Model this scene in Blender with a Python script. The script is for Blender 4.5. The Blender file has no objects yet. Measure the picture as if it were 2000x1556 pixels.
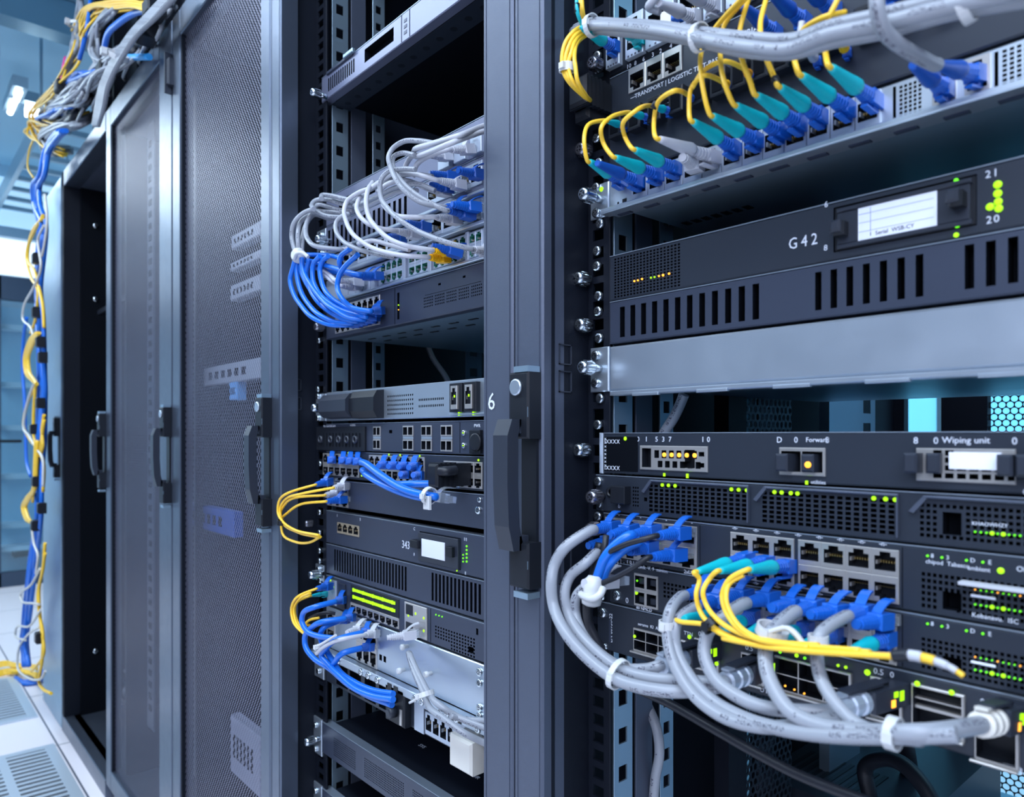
import bpy, math, random
from mathutils import Vector, Matrix
random.seed(7)
C = bpy.context.scene.collection
CX, HY, FL, H = 1000.0, 850.0, 1420.0, 1.05      # principal column, horizon row, focal length (px), eye height (m)
TH = math.radians(41.2)
FX, FY, RX, RY = -math.cos(TH), math.sin(TH), math.sin(TH), math.cos(TH)
YF = 0.564                                        # plane of the equipment fronts
YD = 0.500                                        # plane of the rack doors
def at(px, py, y=YF):
    t = (px-CX)/FL; s = (HY-py)/FL
    Z = y/(FY+t*RY)
    return Vector((Z*(FX+t*RX), y, H+Z*s))
def fx(px, y=YF):
    t = (px-CX)/FL
    return y*(FX+t*RX)/(FY+t*RY)
def fz(px, py, y=YF): return at(px, py, y).z
def sy(px, X):                                    # depth of a point on the side plane x = X seen in column px
    t = (px-CX)/FL
    return X*(FY+t*RY)/(FX+t*RX)
def onfloor(px, py, z=0.0):
    t = (px-CX)/FL; Z = (H-z)*FL/(py-HY)
    return Vector((Z*(FX+t*RX), Z*(FY+t*RY), z))

# ---------------------------------------------------------------- materials
MATS = {}
def mat(name, col, rough=0.5, metal=0.0, emit=None, es=0.0, bump=0.0, bscale=400, spec=0.5, trans=0.0, var=0.0):
    m = bpy.data.materials.new(name); m.use_nodes = True; nt = m.node_tree; b = nt.nodes['Principled BSDF']
    b.inputs['Base Color'].default_value = (*col, 1); b.inputs['Roughness'].default_value = rough
    b.inputs['Metallic'].default_value = metal; b.inputs['Specular IOR Level'].default_value = spec
    if trans: b.inputs['Transmission Weight'].default_value = trans
    if emit: b.inputs['Emission Color'].default_value = (*emit, 1); b.inputs['Emission Strength'].default_value = es
    if bump or var:
        tc = nt.nodes.new('ShaderNodeTexCoord'); n = nt.nodes.new('ShaderNodeTexNoise')
        n.inputs['Scale'].default_value = bscale; nt.links.new(tc.outputs['Object'], n.inputs['Vector'])
        if bump:
            bp = nt.nodes.new('ShaderNodeBump'); bp.inputs['Strength'].default_value = bump; bp.inputs['Distance'].default_value = 0.0004
            nt.links.new(n.outputs['Fac'], bp.inputs['Height']); nt.links.new(bp.outputs['Normal'], b.inputs['Normal'])
        if var:
            n2 = nt.nodes.new('ShaderNodeTexNoise'); n2.inputs['Scale'].default_value = bscale*0.05; n2.inputs['Detail'].default_value = 4
            nt.links.new(tc.outputs['Object'], n2.inputs['Vector'])
            r = nt.nodes.new('ShaderNodeMapRange'); r.inputs['To Min'].default_value = rough-var; r.inputs['To Max'].default_value = rough+var
            nt.links.new(n2.outputs['Fac'], r.inputs['Value']); nt.links.new(r.outputs['Result'], b.inputs['Roughness'])
    MATS[name] = m; return m
BLACK = mat('black_powder', (.005,.007,.013), .5, bump=.25, bscale=900, spec=.2)
INNER = mat('inner_black', (.0025,.0035,.006), .7, spec=.06)
FRAME = mat('frame_slate', (.115,.14,.19), .33, .75, bump=.3, bscale=1100, var=.06)
POST = mat('post_slate', (.075,.09,.13), .40, .4, bump=.5, bscale=1500, var=.05)
SLATE = mat('unit_slate', (.019,.025,.038), .38, .15, bump=.15, bscale=1200)
SLATE2 = mat('unit_slate_light', (.040,.050,.080), .38, .3, bump=.15, bscale=1200)
STEEL = mat('galvanised_steel', (.50,.57,.65), .36, .85, bump=.08, bscale=500, var=.07)
STEELB = mat('blued_steel', (.33,.45,.55), .38, .8, var=.06)
PALE = mat('pale_panel', (.42,.48,.57), .38, .45, bump=.1, bscale=700)
LAV = mat('lavender_panel', (.17,.185,.27), .36, .45, bump=.12, bscale=900)
NICK = mat('nickel_port', (.52,.50,.48), .34, .75)
CHROME = mat('zinc_screw', (.62,.68,.72), .2, 1.0)
DARKCH = mat('dark_chrome', (.26,.26,.30), .22, .9)
BLUE = mat('blue_plastic', (.006,.105,.50), .38)
DBLUE = mat('deep_blue_plastic', (.006,.075,.38), .4)
CBLUE = mat('blue_jacket', (.006,.135,.60), .33)
AQUA = mat('aqua_plastic', (.0,.42,.48), .42)
YEL = mat('yellow_jacket', (.90,.55,.035), .38)
YELP = mat('yellow_plastic', (.95,.50,.0), .4)
ORG = mat('orange_plastic', (.95,.36,.02), .4)
WHITE = mat('white_plastic', (.47,.48,.53), .42)
CREAM = mat('cream_plastic', (.62,.60,.55), .4)
TIE = mat('nylon_tie', (.56,.57,.58), .35)
LABELW = mat('label_paper', (.74,.77,.88), .6)
INKW = mat('white_print', (.62,.66,.75), .6)
INKD = mat('dark_print', (.05,.05,.08), .6)
CLEAR = mat('clear_plastic', (.85,.92,1.0), .12, trans=.85)
BLKP = mat('black_plastic', (.009,.011,.016), .4, spec=.3)
GRYP = mat('grey_plastic', (.022,.027,.040), .38, spec=.4)
GOLD = mat('gold_contact', (.6,.42,.15), .35, .9)
GREEN = mat('green_light', (.05,.4,.0), .5, emit=(.16,1.0,.01), es=1.3)
LIME = mat('lime_light', (.2,.4,.0), .5, emit=(.42,1.0,.005), es=1.1)
AMBER = mat('amber_light', (.5,.2,.0), .5, emit=(1.0,.40,.04), es=2.2)
RED = mat('red_light', (.5,.05,.0), .5, emit=(1.0,.18,.12), es=2.5)
PINK = mat('magenta_jacket', (.8,.03,.30), .4)
BLKC = mat('black_jacket', (.013,.015,.022), .42, spec=.35)
GRNC = mat('green_socket', (.03,.20,.14), .45)
def grey_jacket():
    m = mat('grey_jacket', (.28,.30,.34), .36); nt = m.node_tree; b = nt.nodes['Principled BSDF']
    uv = nt.nodes.new('ShaderNodeUVMap'); sp = nt.nodes.new('ShaderNodeSeparateXYZ'); nt.links.new(uv.outputs[0], sp.inputs[0])
    def mth(op, a, bb, v=None):
        n = nt.nodes.new('ShaderNodeMath'); n.operation = op
        for i, q in enumerate((a, bb)):
            if q is None: continue
            if isinstance(q, (int, float)): n.inputs[i].default_value = q
            else: nt.links.new(q, n.inputs[i])
        return n.outputs[0]
    # printed characters: a narrow band along the jacket, broken into small marks
    band = mth('LESS_THAN', mth('ABSOLUTE', mth('SUBTRACT', sp.outputs[1], .5), None), .055)
    mp = nt.nodes.new('ShaderNodeCombineXYZ'); nt.links.new(mth('MULTIPLY', sp.outputs[0], 520.0), mp.inputs[0]); nt.links.new(mth('MULTIPLY', sp.outputs[1], 26.0), mp.inputs[1])
    n = nt.nodes.new('ShaderNodeTexNoise'); n.inputs['Scale'].default_value = 1.0; n.inputs['Detail'].default_value = 1; nt.links.new(mp.outputs[0], n.inputs['Vector'])
    marks = mth('GREATER_THAN', n.outputs['Fac'], .53)
    mp2 = nt.nodes.new('ShaderNodeTexNoise'); mp2.noise_dimensions = '1D'; mp2.inputs['Scale'].default_value = 1.0; nt.links.new(mth('MULTIPLY', sp.outputs[0], 28.0), mp2.inputs['W'])
    on = mth('GREATER_THAN', mp2.outputs['Fac'], .50)
    f = mth('MULTIPLY', mth('MULTIPLY', band, marks), on)
    mx = nt.nodes.new('ShaderNodeMix'); mx.data_type = 'RGBA'; nt.links.new(f, mx.inputs[0])
    mx.inputs[6].default_value = (.28,.30,.34,1); mx.inputs[7].default_value = (.06,.06,.09,1); nt.links.new(mx.outputs[2], b.inputs['Base Color'])
    return m
GREYC = grey_jacket()
def perforated(name, col, a, b, r, rough=.4, metal=.6, axes=(0, 2)):
    m = mat(name, col, rough, metal); nt = m.node_tree; bs = nt.nodes['Principled BSDF']; out = nt.nodes['Material Output']
    tc = nt.nodes.new('ShaderNodeTexCoord'); sp = nt.nodes.new('ShaderNodeSeparateXYZ'); nt.links.new(tc.outputs['Object'], sp.inputs[0])
    def mth(op, x, y=None):
        n = nt.nodes.new('ShaderNodeMath'); n.operation = op
        for i, q in enumerate((x, y)):
            if q is None: continue
            if isinstance(q, (int, float)): n.inputs[i].default_value = q
            else: nt.links.new(q, n.inputs[i])
        return n.outputs[0]
    X, Z = sp.outputs[axes[0]], sp.outputs[axes[1]]
    def lat(ox, oz):
        u = mth('MULTIPLY', mth('SUBTRACT', mth('FRACT', mth('ADD', mth('DIVIDE', X, a), ox)), .5), a)
        v = mth('MULTIPLY', mth('SUBTRACT', mth('FRACT', mth('ADD', mth('DIVIDE', Z, 2*b), oz)), .5), 2*b)
        return mth('ADD', mth('MULTIPLY', u, u), mth('MULTIPLY', v, v))
    d = mth('MINIMUM', lat(0, 0), lat(.5, .5))
    hole = mth('LESS_THAN', d, r*r)
    tr = nt.nodes.new('ShaderNodeBsdfTransparent'); mx = nt.nodes.new('ShaderNodeMixShader')
    nt.links.new(hole, mx.inputs[0]); nt.links.new(bs.outputs[0], mx.inputs[1]); nt.links.new(tr.outputs[0], mx.inputs[2]); nt.links.new(mx.outputs[0], out.inputs['Surface'])
    return m
DOORMESH = perforated('perforated_door_sheet', (.20,.20,.275), .0095, .0066, .0039, .42, .4)
EDGE = mat('edge_highlight', (.36,.43,.52), .35, .7)  # pale tone for the highlight painted on unit top edges
REARMESH = perforated('perforated_rear_sheet', (.02,.03,.04), .0120, .0104, .0052)
SIDEMESH = perforated('perforated_side_sheet', (.035,.05,.07), .0110, .0095, .0040, axes=(1, 2))

# ---------------------------------------------------------------- mesh building
def base_of(p):
    v = Vector((0, 0, 0))
    while p is not None: v += p.location; p = p.parent
    return v
class MB:
    def __init__(s): s.v = []; s.f = []; s.m = []; s.s = []; s.uv = {}
    def quad(s, pts, m=0, sm=False):
        n = len(s.v); s.v += [tuple(p) for p in pts]; s.f.append(tuple(range(n, n+len(pts)))); s.m.append(m); s.s.append(sm)
    def box(s, x0, x1, y0, y1, z0, z1, m=0):
        if x0 > x1: x0, x1 = x1, x0
        if y0 > y1: y0, y1 = y1, y0
        if z0 > z1: z0, z1 = z1, z0
        n = len(s.v); s.v += [(x0,y0,z0),(x1,y0,z0),(x1,y1,z0),(x0,y1,z0),(x0,y0,z1),(x1,y0,z1),(x1,y1,z1),(x0,y1,z1)]
        for f in ((0,3,2,1),(4,5,6,7),(0,1,5,4),(1,2,6,5),(2,3,7,6),(3,0,4,7)):
            s.f.append(tuple(n+i for i in f)); s.m.append(m); s.s.append(False)
        return s
    def cbox(s, x0, x1, y0, y1, z0, z1, c=.001, m=0):      # box with chamfered front (y0) face
        if z0 > z1: z0, z1 = z1, z0
        n = len(s.v)
        s.v += [(x0+c,y0,z0+c),(x1-c,y0,z0+c),(x1-c,y0,z1-c),(x0+c,y0,z1-c),(x0,y0+c,z0),(x1,y0+c,z0),(x1,y0+c,z1),(x0,y0+c,z1),(x0,y1,z0),(x1,y1,z0),(x1,y1,z1),(x0,y1,z1)]
        F = [(0,1,2,3),(8,11,10,9)]
        for i in range(4):
            j = (i+1) % 4; F += [(i,4+i,4+j,j),(4+i,8+i,8+j,4+j)]
        for f in F: s.f.append(tuple(n+i for i in f)); s.m.append(m); s.s.append(False)
        return s
    def ring(s, prof, n=16, m=0, M=None, caps=True, smooth=True):   # prof: list of (r, t) along local axis -y ; M places it
        M = M or Matrix.Identity(4); b = len(s.v)
        for r, t in prof:
            for i in range(n):
                a = 2*math.pi*i/n
                s.v.append(tuple(M @ Vector((r*math.cos(a), t, r*math.sin(a)))))
        for k in range(len(prof)-1):
            for i in range(n):
                j = (i+1) % n
                s.f.append((b+k*n+i, b+k*n+j, b+(k+1)*n+j, b+(k+1)*n+i)); s.m.append(m); s.s.append(smooth)
        if caps:
            s.f.append(tuple(b+i for i in range(n))[::-1]); s.m.append(m); s.s.append(False)
            e = b+(len(prof)-1)*n; s.f.append(tuple(e+i for i in range(n))); s.m.append(m); s.s.append(False)
        return s
    def plate(s, x0, x1, z0, z1, y0, depth, holes=(), c=.0008, m=0, hm=1, hd=None, close=True):
        if z0 > z1: z0, z1 = z1, z0
        hd = hd or depth; e = 1e-6
        hs = [(max(min(a,b),x0+c), min(max(a,b),x1-c), max(min(d,g),z0+c), min(max(d,g),z1-c)) for a,b,d,g in holes]
        hs = [h for h in hs if h[1]-h[0] > e and h[3]-h[2] > e]
        def uniq(l):
            l = sorted(l); o = [l[0]]
            for q in l[1:]:
                if q-o[-1] > 1e-5: o.append(q)
            return o
        xs = uniq([x0+c, x1-c]+[q for h in hs for q in h[:2]]); zs = uniq([z0+c, z1-c]+[q for h in hs for q in h[2:]])
        nx, nz = len(xs)-1, len(zs)-1
        hole = [[False]*nz for _ in range(nx)]
        import bisect
        for h in hs:
            i0 = bisect.bisect_left(xs, h[0]-2e-5); i1 = bisect.bisect_left(xs, h[1]-2e-5)
            j0 = bisect.bisect_left(zs, h[2]-2e-5); j1 = bisect.bisect_left(zs, h[3]-2e-5)
            for i in range(i0, i1):
                for j in range(j0, j1): hole[i][j] = True
        for i in range(nx):
            # merge solid runs vertically
            j = 0
            while j < nz:
                if not hole[i][j]:
                    k = j
                    while k+1 < nz and not hole[i][k+1]: k += 1
                    s.quad([(xs[i],y0,zs[j]),(xs[i+1],y0,zs[j]),(xs[i+1],y0,zs[k+1]),(xs[i],y0,zs[k+1])], m); j = k+1
                else:
                    k = j
                    while k+1 < nz and hole[i][k+1]: k += 1
                    a, b, d, g = xs[i], xs[i+1], zs[j], zs[k+1]; y1 = y0+hd
                    if close: s.quad([(a,y1,d),(b,y1,d),(b,y1,g),(a,y1,g)], hm)
                    s.quad([(a,y0,d),(a,y1,d),(b,y1,d),(b,y0,d)], hm); s.quad([(a,y0,g),(b,y0,g),(b,y1,g),(a,y1,g)], hm)
                    for (ii, xx) in ((i-1, a), (i+1, b)):
                        for q in range(j, k+1):
                            if ii < 0 or ii >= nx or not hole[ii][q]:
                                s.quad([(xx,y0,zs[q]),(xx,y1,zs[q]),(xx,y1,zs[q+1]),(xx,y0,zs[q+1])], hm)
                    j = k+1
        n = len(s.v); yb = y0+depth
        s.v += [(x0+c,y0,z0+c),(x1-c,y0,z0+c),(x1-c,y0,z1-c),(x0+c,y0,z1-c),(x0,y0+c,z0),(x1,y0+c,z0),(x1,y0+c,z1),(x0,y0+c,z1),(x0,yb,z0),(x1,yb,z0),(x1,yb,z1),(x0,yb,z1)]
        for i in range(4):
            j = (i+1) % 4
            for f in ((i,4+i,4+j,j),(4+i,8+i,8+j,4+j)): s.f.append(tuple(n+q for q in f)); s.m.append(m); s.s.append(False)
        return s
    def build(s, name, mats, parent=None, loc=None):
        if not isinstance(mats, (list, tuple)): mats = [mats]
        b = base_of(parent) if parent is not None else Vector((0, 0, 0))
        if parent is None and loc is not None: b = Vector(loc)
        me = bpy.data.meshes.new(name); me.from_pydata([(p[0]-b.x, p[1]-b.y, p[2]-b.z) for p in s.v], [], s.f)
        for q in mats: me.materials.append(q)
        me.polygons.foreach_set('material_index', [min(i, len(mats)-1) for i in s.m]); me.polygons.foreach_set('use_smooth', s.s)
        me.update()
        o = bpy.data.objects.new(name, me); C.objects.link(o)
        if parent is not None: o.parent = parent
        elif loc is not None: o.location = loc
        return o
def thing(name, label, cat, loc=(0,0,0), group=None):
    o = bpy.data.objects.new(name, None); C.objects.link(o); o.location = loc; o.empty_display_size = .01
    o['label'] = label; o['category'] = cat
    if group: o['group'] = group
    return o
def tag(o, label, cat, group=None):
    o['label'] = label; o['category'] = cat
    if group: o['group'] = group
    return o
def struct(o): o['kind'] = 'structure'; return o
def inst(name, me, pos, parent, rot=None):
    o = bpy.data.objects.new(name, me); C.objects.link(o)
    b = base_of(parent); o.parent = parent; o.location = Vector(pos)-b
    if rot is not None: o.rotation_euler = rot
    return o
def mesh_of(mb, name, mats):
    o = mb.build(name, mats); me = o.data; bpy.data.objects.remove(o); return me
def text(parent, s, x, z, size, m=None, y=None, name='printed_text', rotz=0, sx=1.0, sp=1.0):
    cu = bpy.data.curves.new(name, 'FONT'); cu.body = s; cu.size = size; cu.align_x = 'LEFT'; cu.extrude = .00012; cu.resolution_u = 2; cu.space_character = sp
    cu.materials.append(m or INKW)
    o = bpy.data.objects.new(name, cu); C.objects.link(o); o.parent = parent; b = base_of(parent)
    me = bpy.data.meshes.new_from_object(o); bpy.data.objects.remove(o); o = bpy.data.objects.new(name, me); C.objects.link(o); o.parent = parent
    o.location = Vector((x, (YF-.0003 if y is None else y), z))-b; o.rotation_euler = (math.pi/2, rotz, 0); o.scale.x = sx
    return o

# ---------------------------------------------------------------- small shared meshes
def screw_mesh(r, h, m, name, knurl=False):
    mb = MB(); mb.ring([(r,0),(r,-h*.75),(r*.82,-h),(r*.5,-h)], 18, 0, caps=False)
    mb.ring([(r*.5,-h),(r*.5,-h+r*.25)], 18, 0, caps=False)
    n = 18
    mb.quad([(r*.5*math.cos(2*math.pi*i/n), -h+r*.25, r*.5*math.sin(2*math.pi*i/n)) for i in range(n)], 1)
    mb.box(-r*.42, r*.42, -h-.0001, -h+r*.3, -r*.09, r*.09, 0); mb.box(-r*.09, r*.09, -h-.0001, -h+r*.3, -r*.42, r*.42, 0)
    if knurl:
        for i in range(16):
            a = 2*math.pi*i/16; M = Matrix.Rotation(a, 4, 'Y')
            q = [M @ Vector(p) for p in ((r,-.001,-.0006),(r+.0006,-.001,0),(r,-.001,.0006),(r,-h*.72,.0006),(r+.0006,-h*.72,0),(r,-h*.72,-.0006))]
            mb.quad([q[0],q[1],q[4],q[5]]); mb.quad([q[1],q[2],q[3],q[4]])
    return mesh_of(mb, name, [m, BLKP])
SCREW = screw_mesh(.0052, .0035, CHROME, 'rack_screw')
SCREWS = screw_mesh(.0036, .0025, CHROME, 'small_screw')
THUMB = screw_mesh(.0070, .016, CHROME, 'thumb_screw', True)
THUMBD = screw_mesh(.0070, .014, DARKCH, 'thumb_screw_dark', True)
def led_mesh(w, h, m, name, rnd=True):
    mb = MB()
    if rnd: mb.ring([(w/2,0),(w/2,-.0008),(w*.3,-.0014)], 10, 0)
    else: mb.box(-w/2, w/2, -.0010, 0, -h/2, h/2)
    return mesh_of(mb, name, [m])
_led = {}
def led(parent, x, z, m, w=.003, h=None, y=None):
    k = (m.name, round(w, 5), h)
    if k not in _led: _led[k] = led_mesh(w, h or w, m, 'indicator_light', h is None)
    return inst('indicator_light', _led[k], (x, (YF if y is None else y), z), parent)
_port = {}
def port_mesh(w, h, kind, m, flip=False, inner=None):
    k = (round(w, 4), round(h, 4), kind, m.name, flip)
    if k in _port: return _port[k]
    mb = MB(); f = -1 if flip else 1
    if kind == 'rj':
        holes = [(-w*.39, w*.39, -h*.30, h*.24), (-w*.20, w*.20, h*.2*f, h*.40*f) if f > 0 else (-w*.20, w*.20, -h*.44, -h*.28)]
    elif kind == 'sfp': holes = [(-w*.43, w*.43, -h*.40, h*.40)]
    else: holes = [(-w*.40, w*.40, -h*.36, h*.36)]
    mb.plate(-w/2, w/2, -h/2, h/2, -.0016, .0120, holes, .0004, 0, 1)
    if kind == 'rj':
        for i in range(6):
            xx = -w*.25+i*w*.1
            mb.box(xx-.0003, xx+.0003, .0035, .0092, -h*.05*f, (-h*.05+h*.05)*f+.0006, 2)
        mb.box(-w*.385, -w*.33, .0005, .008, -h*.1, h*.05, 0)
    if kind == 'sfp':
        mb.box(-w*.43, w*.43, .002, .009, -h*.03, h*.03, 0)
    _port[k] = mesh_of(mb, 'network_port', [m, inner or BLKP, GOLD]); return _port[k]

class Unit:
    """one rack-mounted device: faceplate with real recesses, body behind, parts on its front"""
    def __init__(s, name, label, cat, ref, yt, yb, x0, x1, m, depth=.42, yf=YF, group=None, body=None, inner=None):
        s.zt = fz(ref, yt, yf); s.zb = fz(ref, yb, yf); s.x0, s.x1, s.m, s.depth, s.yf = x0, x1, m, depth, yf
        s.holes = []; s.body = body or INNER; s.inner = inner or INNER
        s.root = thing(name, label, cat, ((x0+x1)/2, yf, s.zb), group)
    def X(s, px): return fx(px, s.yf)
    def Z(s, f): return s.zt+(s.zb-s.zt)*f
    def rect(s, px0, px1, f0, f1): return (s.X(px0), s.X(px1), s.Z(f1), s.Z(f0))
    def hole(s, px0, px1, f0, f1): s.holes.append(s.rect(px0, px1, f0, f1))
    def slots(s, px0, px1, n, f0, f1, duty=.5):
        a, b = s.X(px0), s.X(px1); w = (b-a)/n
        for i in range(n): s.holes.append((a+i*w, a+(i+duty)*w, s.Z(f1), s.Z(f0)))
    def grid(s, px0, px1, nx, f0, f1, nz, dx=.62, dz=.62, skip=None):
        a, b = s.X(px0), s.X(px1); w = (b-a)/nx; h = (s.Z(f0)-s.Z(f1))/nz
        for i in range(nx):
            for j in range(nz):
                if skip and skip(i, j): continue
                s.holes.append((a+i*w, a+(i+dx)*w, s.Z(f1)+j*h, s.Z(f1)+(j+dz)*h))
    def ports(s, px0, px1, n, f0, f1, rows=1, kind='rj', m=None, name='network_port', inner=None, flips=None):
        m = m or NICK; a, b = s.X(px0), s.X(px1); w = (b-a)/n; h = (s.Z(f0)-s.Z(f1))/rows
        s.holes.append((a+.0003, b-.0003, s.Z(f1)+.0003, s.Z(f0)-.0003))
        for j in range(rows):
            me = port_mesh(w, h, kind, m, (flips[j] if flips else j > 0), inner)
            for i in range(n): inst(name, me, (a+(i+.5)*w, s.yf, s.Z(f0)-(j+.5)*h), s.root)
    def box(s, name, px0, px1, f0, f1, m, d0=-.002, d1=.004, c=.0006):
        x0, x1 = s.X(px0), s.X(px1); mb = MB(); mb.cbox(x0, x1, s.yf+d0, s.yf+d1, s.Z(f1), s.Z(f0), min(c, (x1-x0)*.3)); return mb.build(name, m, s.root)
    def led(s, px, f, m=None, w=.003, h=None): return led(s.root, s.X(px), s.Z(f), m or LIME, w, h, s.yf)
    def text(s, t, px, f, size, m=None, **k): return text(s.root, t, s.X(px), s.Z(f), size, m, s.yf-.0003, **k)
    def screw(s, px, f, me=None, d=0, name='mounting_screw'): return inst(name, me or SCREW, (s.X(px), s.yf-d, s.Z(f)), s.root, (0, random.uniform(0, 1.5), 0))
    def thumb(s, px, f, dark=False, L=.004):
        p = Vector((fx(px, s.yf-L-.012), s.yf, s.Z(f)))
        mb = MB(); mb.ring([(.0042,0),(.0042,-L-.001)], 14, 0, Matrix.Translation(p)); st = mb.build('screw_collar', DARKCH if dark else CHROME, s.root)
        return inst('thumb_screw', THUMBD if dark else THUMB, (p.x, p.y-L, p.z), s.root, (0, random.uniform(0, 1.5), 0))
    def done(s, c=.0012, hd=.013, body=True):
        mb = MB(); mb.plate(s.x0, s.x1, s.zb+.0006, s.zt-.0006, s.yf, .015, s.holes, c, 0, 1, hd); mb.build('faceplate', [s.m, s.inner], s.root)
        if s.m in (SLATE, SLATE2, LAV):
            q = MB(); q.box(s.x0+.001, s.x1-.001, s.yf-.0002, s.yf+.0148, s.zt-.0006, s.zt+.0001); q.build('edge_highlight', EDGE, s.root)  # thin pale strip, a painted highlight along the unit's top edge
        if body:
            bx0, bx1 = s.x0+.018, s.x1-.018
            mb = MB(); mb.box(bx0, bx1, s.yf+.0152, s.yf+s.depth, s.zb+.0012, s.zt-.0012)
            mb.build('chassis', s.body, s.root)
        return s

# ---------------------------------------------------------------- cables
def catmull(P, n=8):
    P = [Vector(p) for p in P]; P = [P[0]*2-P[1]]+P+[P[-1]*2-P[-2]]; out = []
    for i in range(1, len(P)-2):
        p0, p1, p2, p3 = P[i-1:i+3]
        t0 = 0; t1 = t0+max((p1-p0).length, 1e-5)**.5; t2 = t1+max((p2-p1).length, 1e-5)**.5; t3 = t2+max((p3-p2).length, 1e-5)**.5
        for k in range(n):
            t = t1+(t2-t1)*k/n
            A1 = p0*((t1-t)/(t1-t0))+p1*((t-t0)/(t1-t0)); A2 = p1*((t2-t)/(t2-t1))+p2*((t-t1)/(t2-t1)); A3 = p2*((t3-t)/(t3-t2))+p3*((t-t2)/(t3-t2))
            B1 = A1*((t2-t)/(t2-t0))+A2*((t-t0)/(t2-t0)); B2 = A2*((t3-t)/(t3-t1))+A3*((t-t1)/(t3-t1))
            out.append(B1*((t2-t)/(t2-t1))+B2*((t-t1)/(t2-t1)))
    out.append(P[-2]); return out
def tube(name, pts, r, m, parent, sides=10, n=7, raw=False, loc=None):
    Q = pts if raw else catmull(pts, n)
    b = base_of(parent) if parent is not None else Vector(loc or (0, 0, 0))
    V = []; F = []; U = []; T = (Q[1]-Q[0]).normalized(); up = Vector((0,-1,0)) if abs(T.y) < .8 else Vector((0,0,1))
    N = (up-T*up.dot(T)).normalized(); L = 0
    for i, p in enumerate(Q):
        T2 = (Q[min(i+1, len(Q)-1)]-Q[max(i-1, 0)])
        T2 = T2.normalized() if T2.length > 1e-7 else T
        N = (N-T2*N.dot(T2)); N = N.normalized() if N.length > 1e-6 else T2.orthogonal().normalized()
        B = T2.cross(N); T = T2
        rr = r(i/(len(Q)-1)) if callable(r) else r
        if i: L += (p-Q[i-1]).length
        for k in range(sides):
            a = 2*math.pi*k/sides+math.pi; V.append(p+N*(math.cos(a)*rr)+B*(math.sin(a)*rr)-b)
        U.append(L)
    for i in range(len(Q)-1):
        for k in range(sides):
            j = (k+1) % sides; F.append((i*sides+k, i*sides+j, (i+1)*sides+j, (i+1)*sides+k))
    F.append(tuple(range(sides))[::-1]); e = (len(Q)-1)*sides; F.append(tuple(e+k for k in range(sides)))
    me = bpy.data.meshes.new(name); me.from_pydata(V, [], F); me.materials.append(m)
    me.polygons.foreach_set('use_smooth', [True]*(len(F)-2)+[False]*2)
    uv = me.uv_layers.new(name='UVMap'); d = []
    for i in range(len(Q)-1):
        for k in range(sides):
            d += [U[i], k/sides, U[i], (k+1)/sides, U[i+1], (k+1)/sides, U[i+1], k/sides]
    d += [0.0, 0.0]*(2*sides); uv.data.foreach_set('uv', d)
    me.update(); o = bpy.data.objects.new(name, me); C.objects.link(o)
    if parent is not None: o.parent = parent
    elif loc is not None: o.location = loc
    return o
def place(o, pos, d):      # point the local -y axis of a connector along d (outward)
    q = Vector(d).normalized().to_track_quat('-Y', 'Z'); o.rotation_mode = 'QUATERNION'; o.rotation_quaternion = q; return o
_conn = {}
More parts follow.
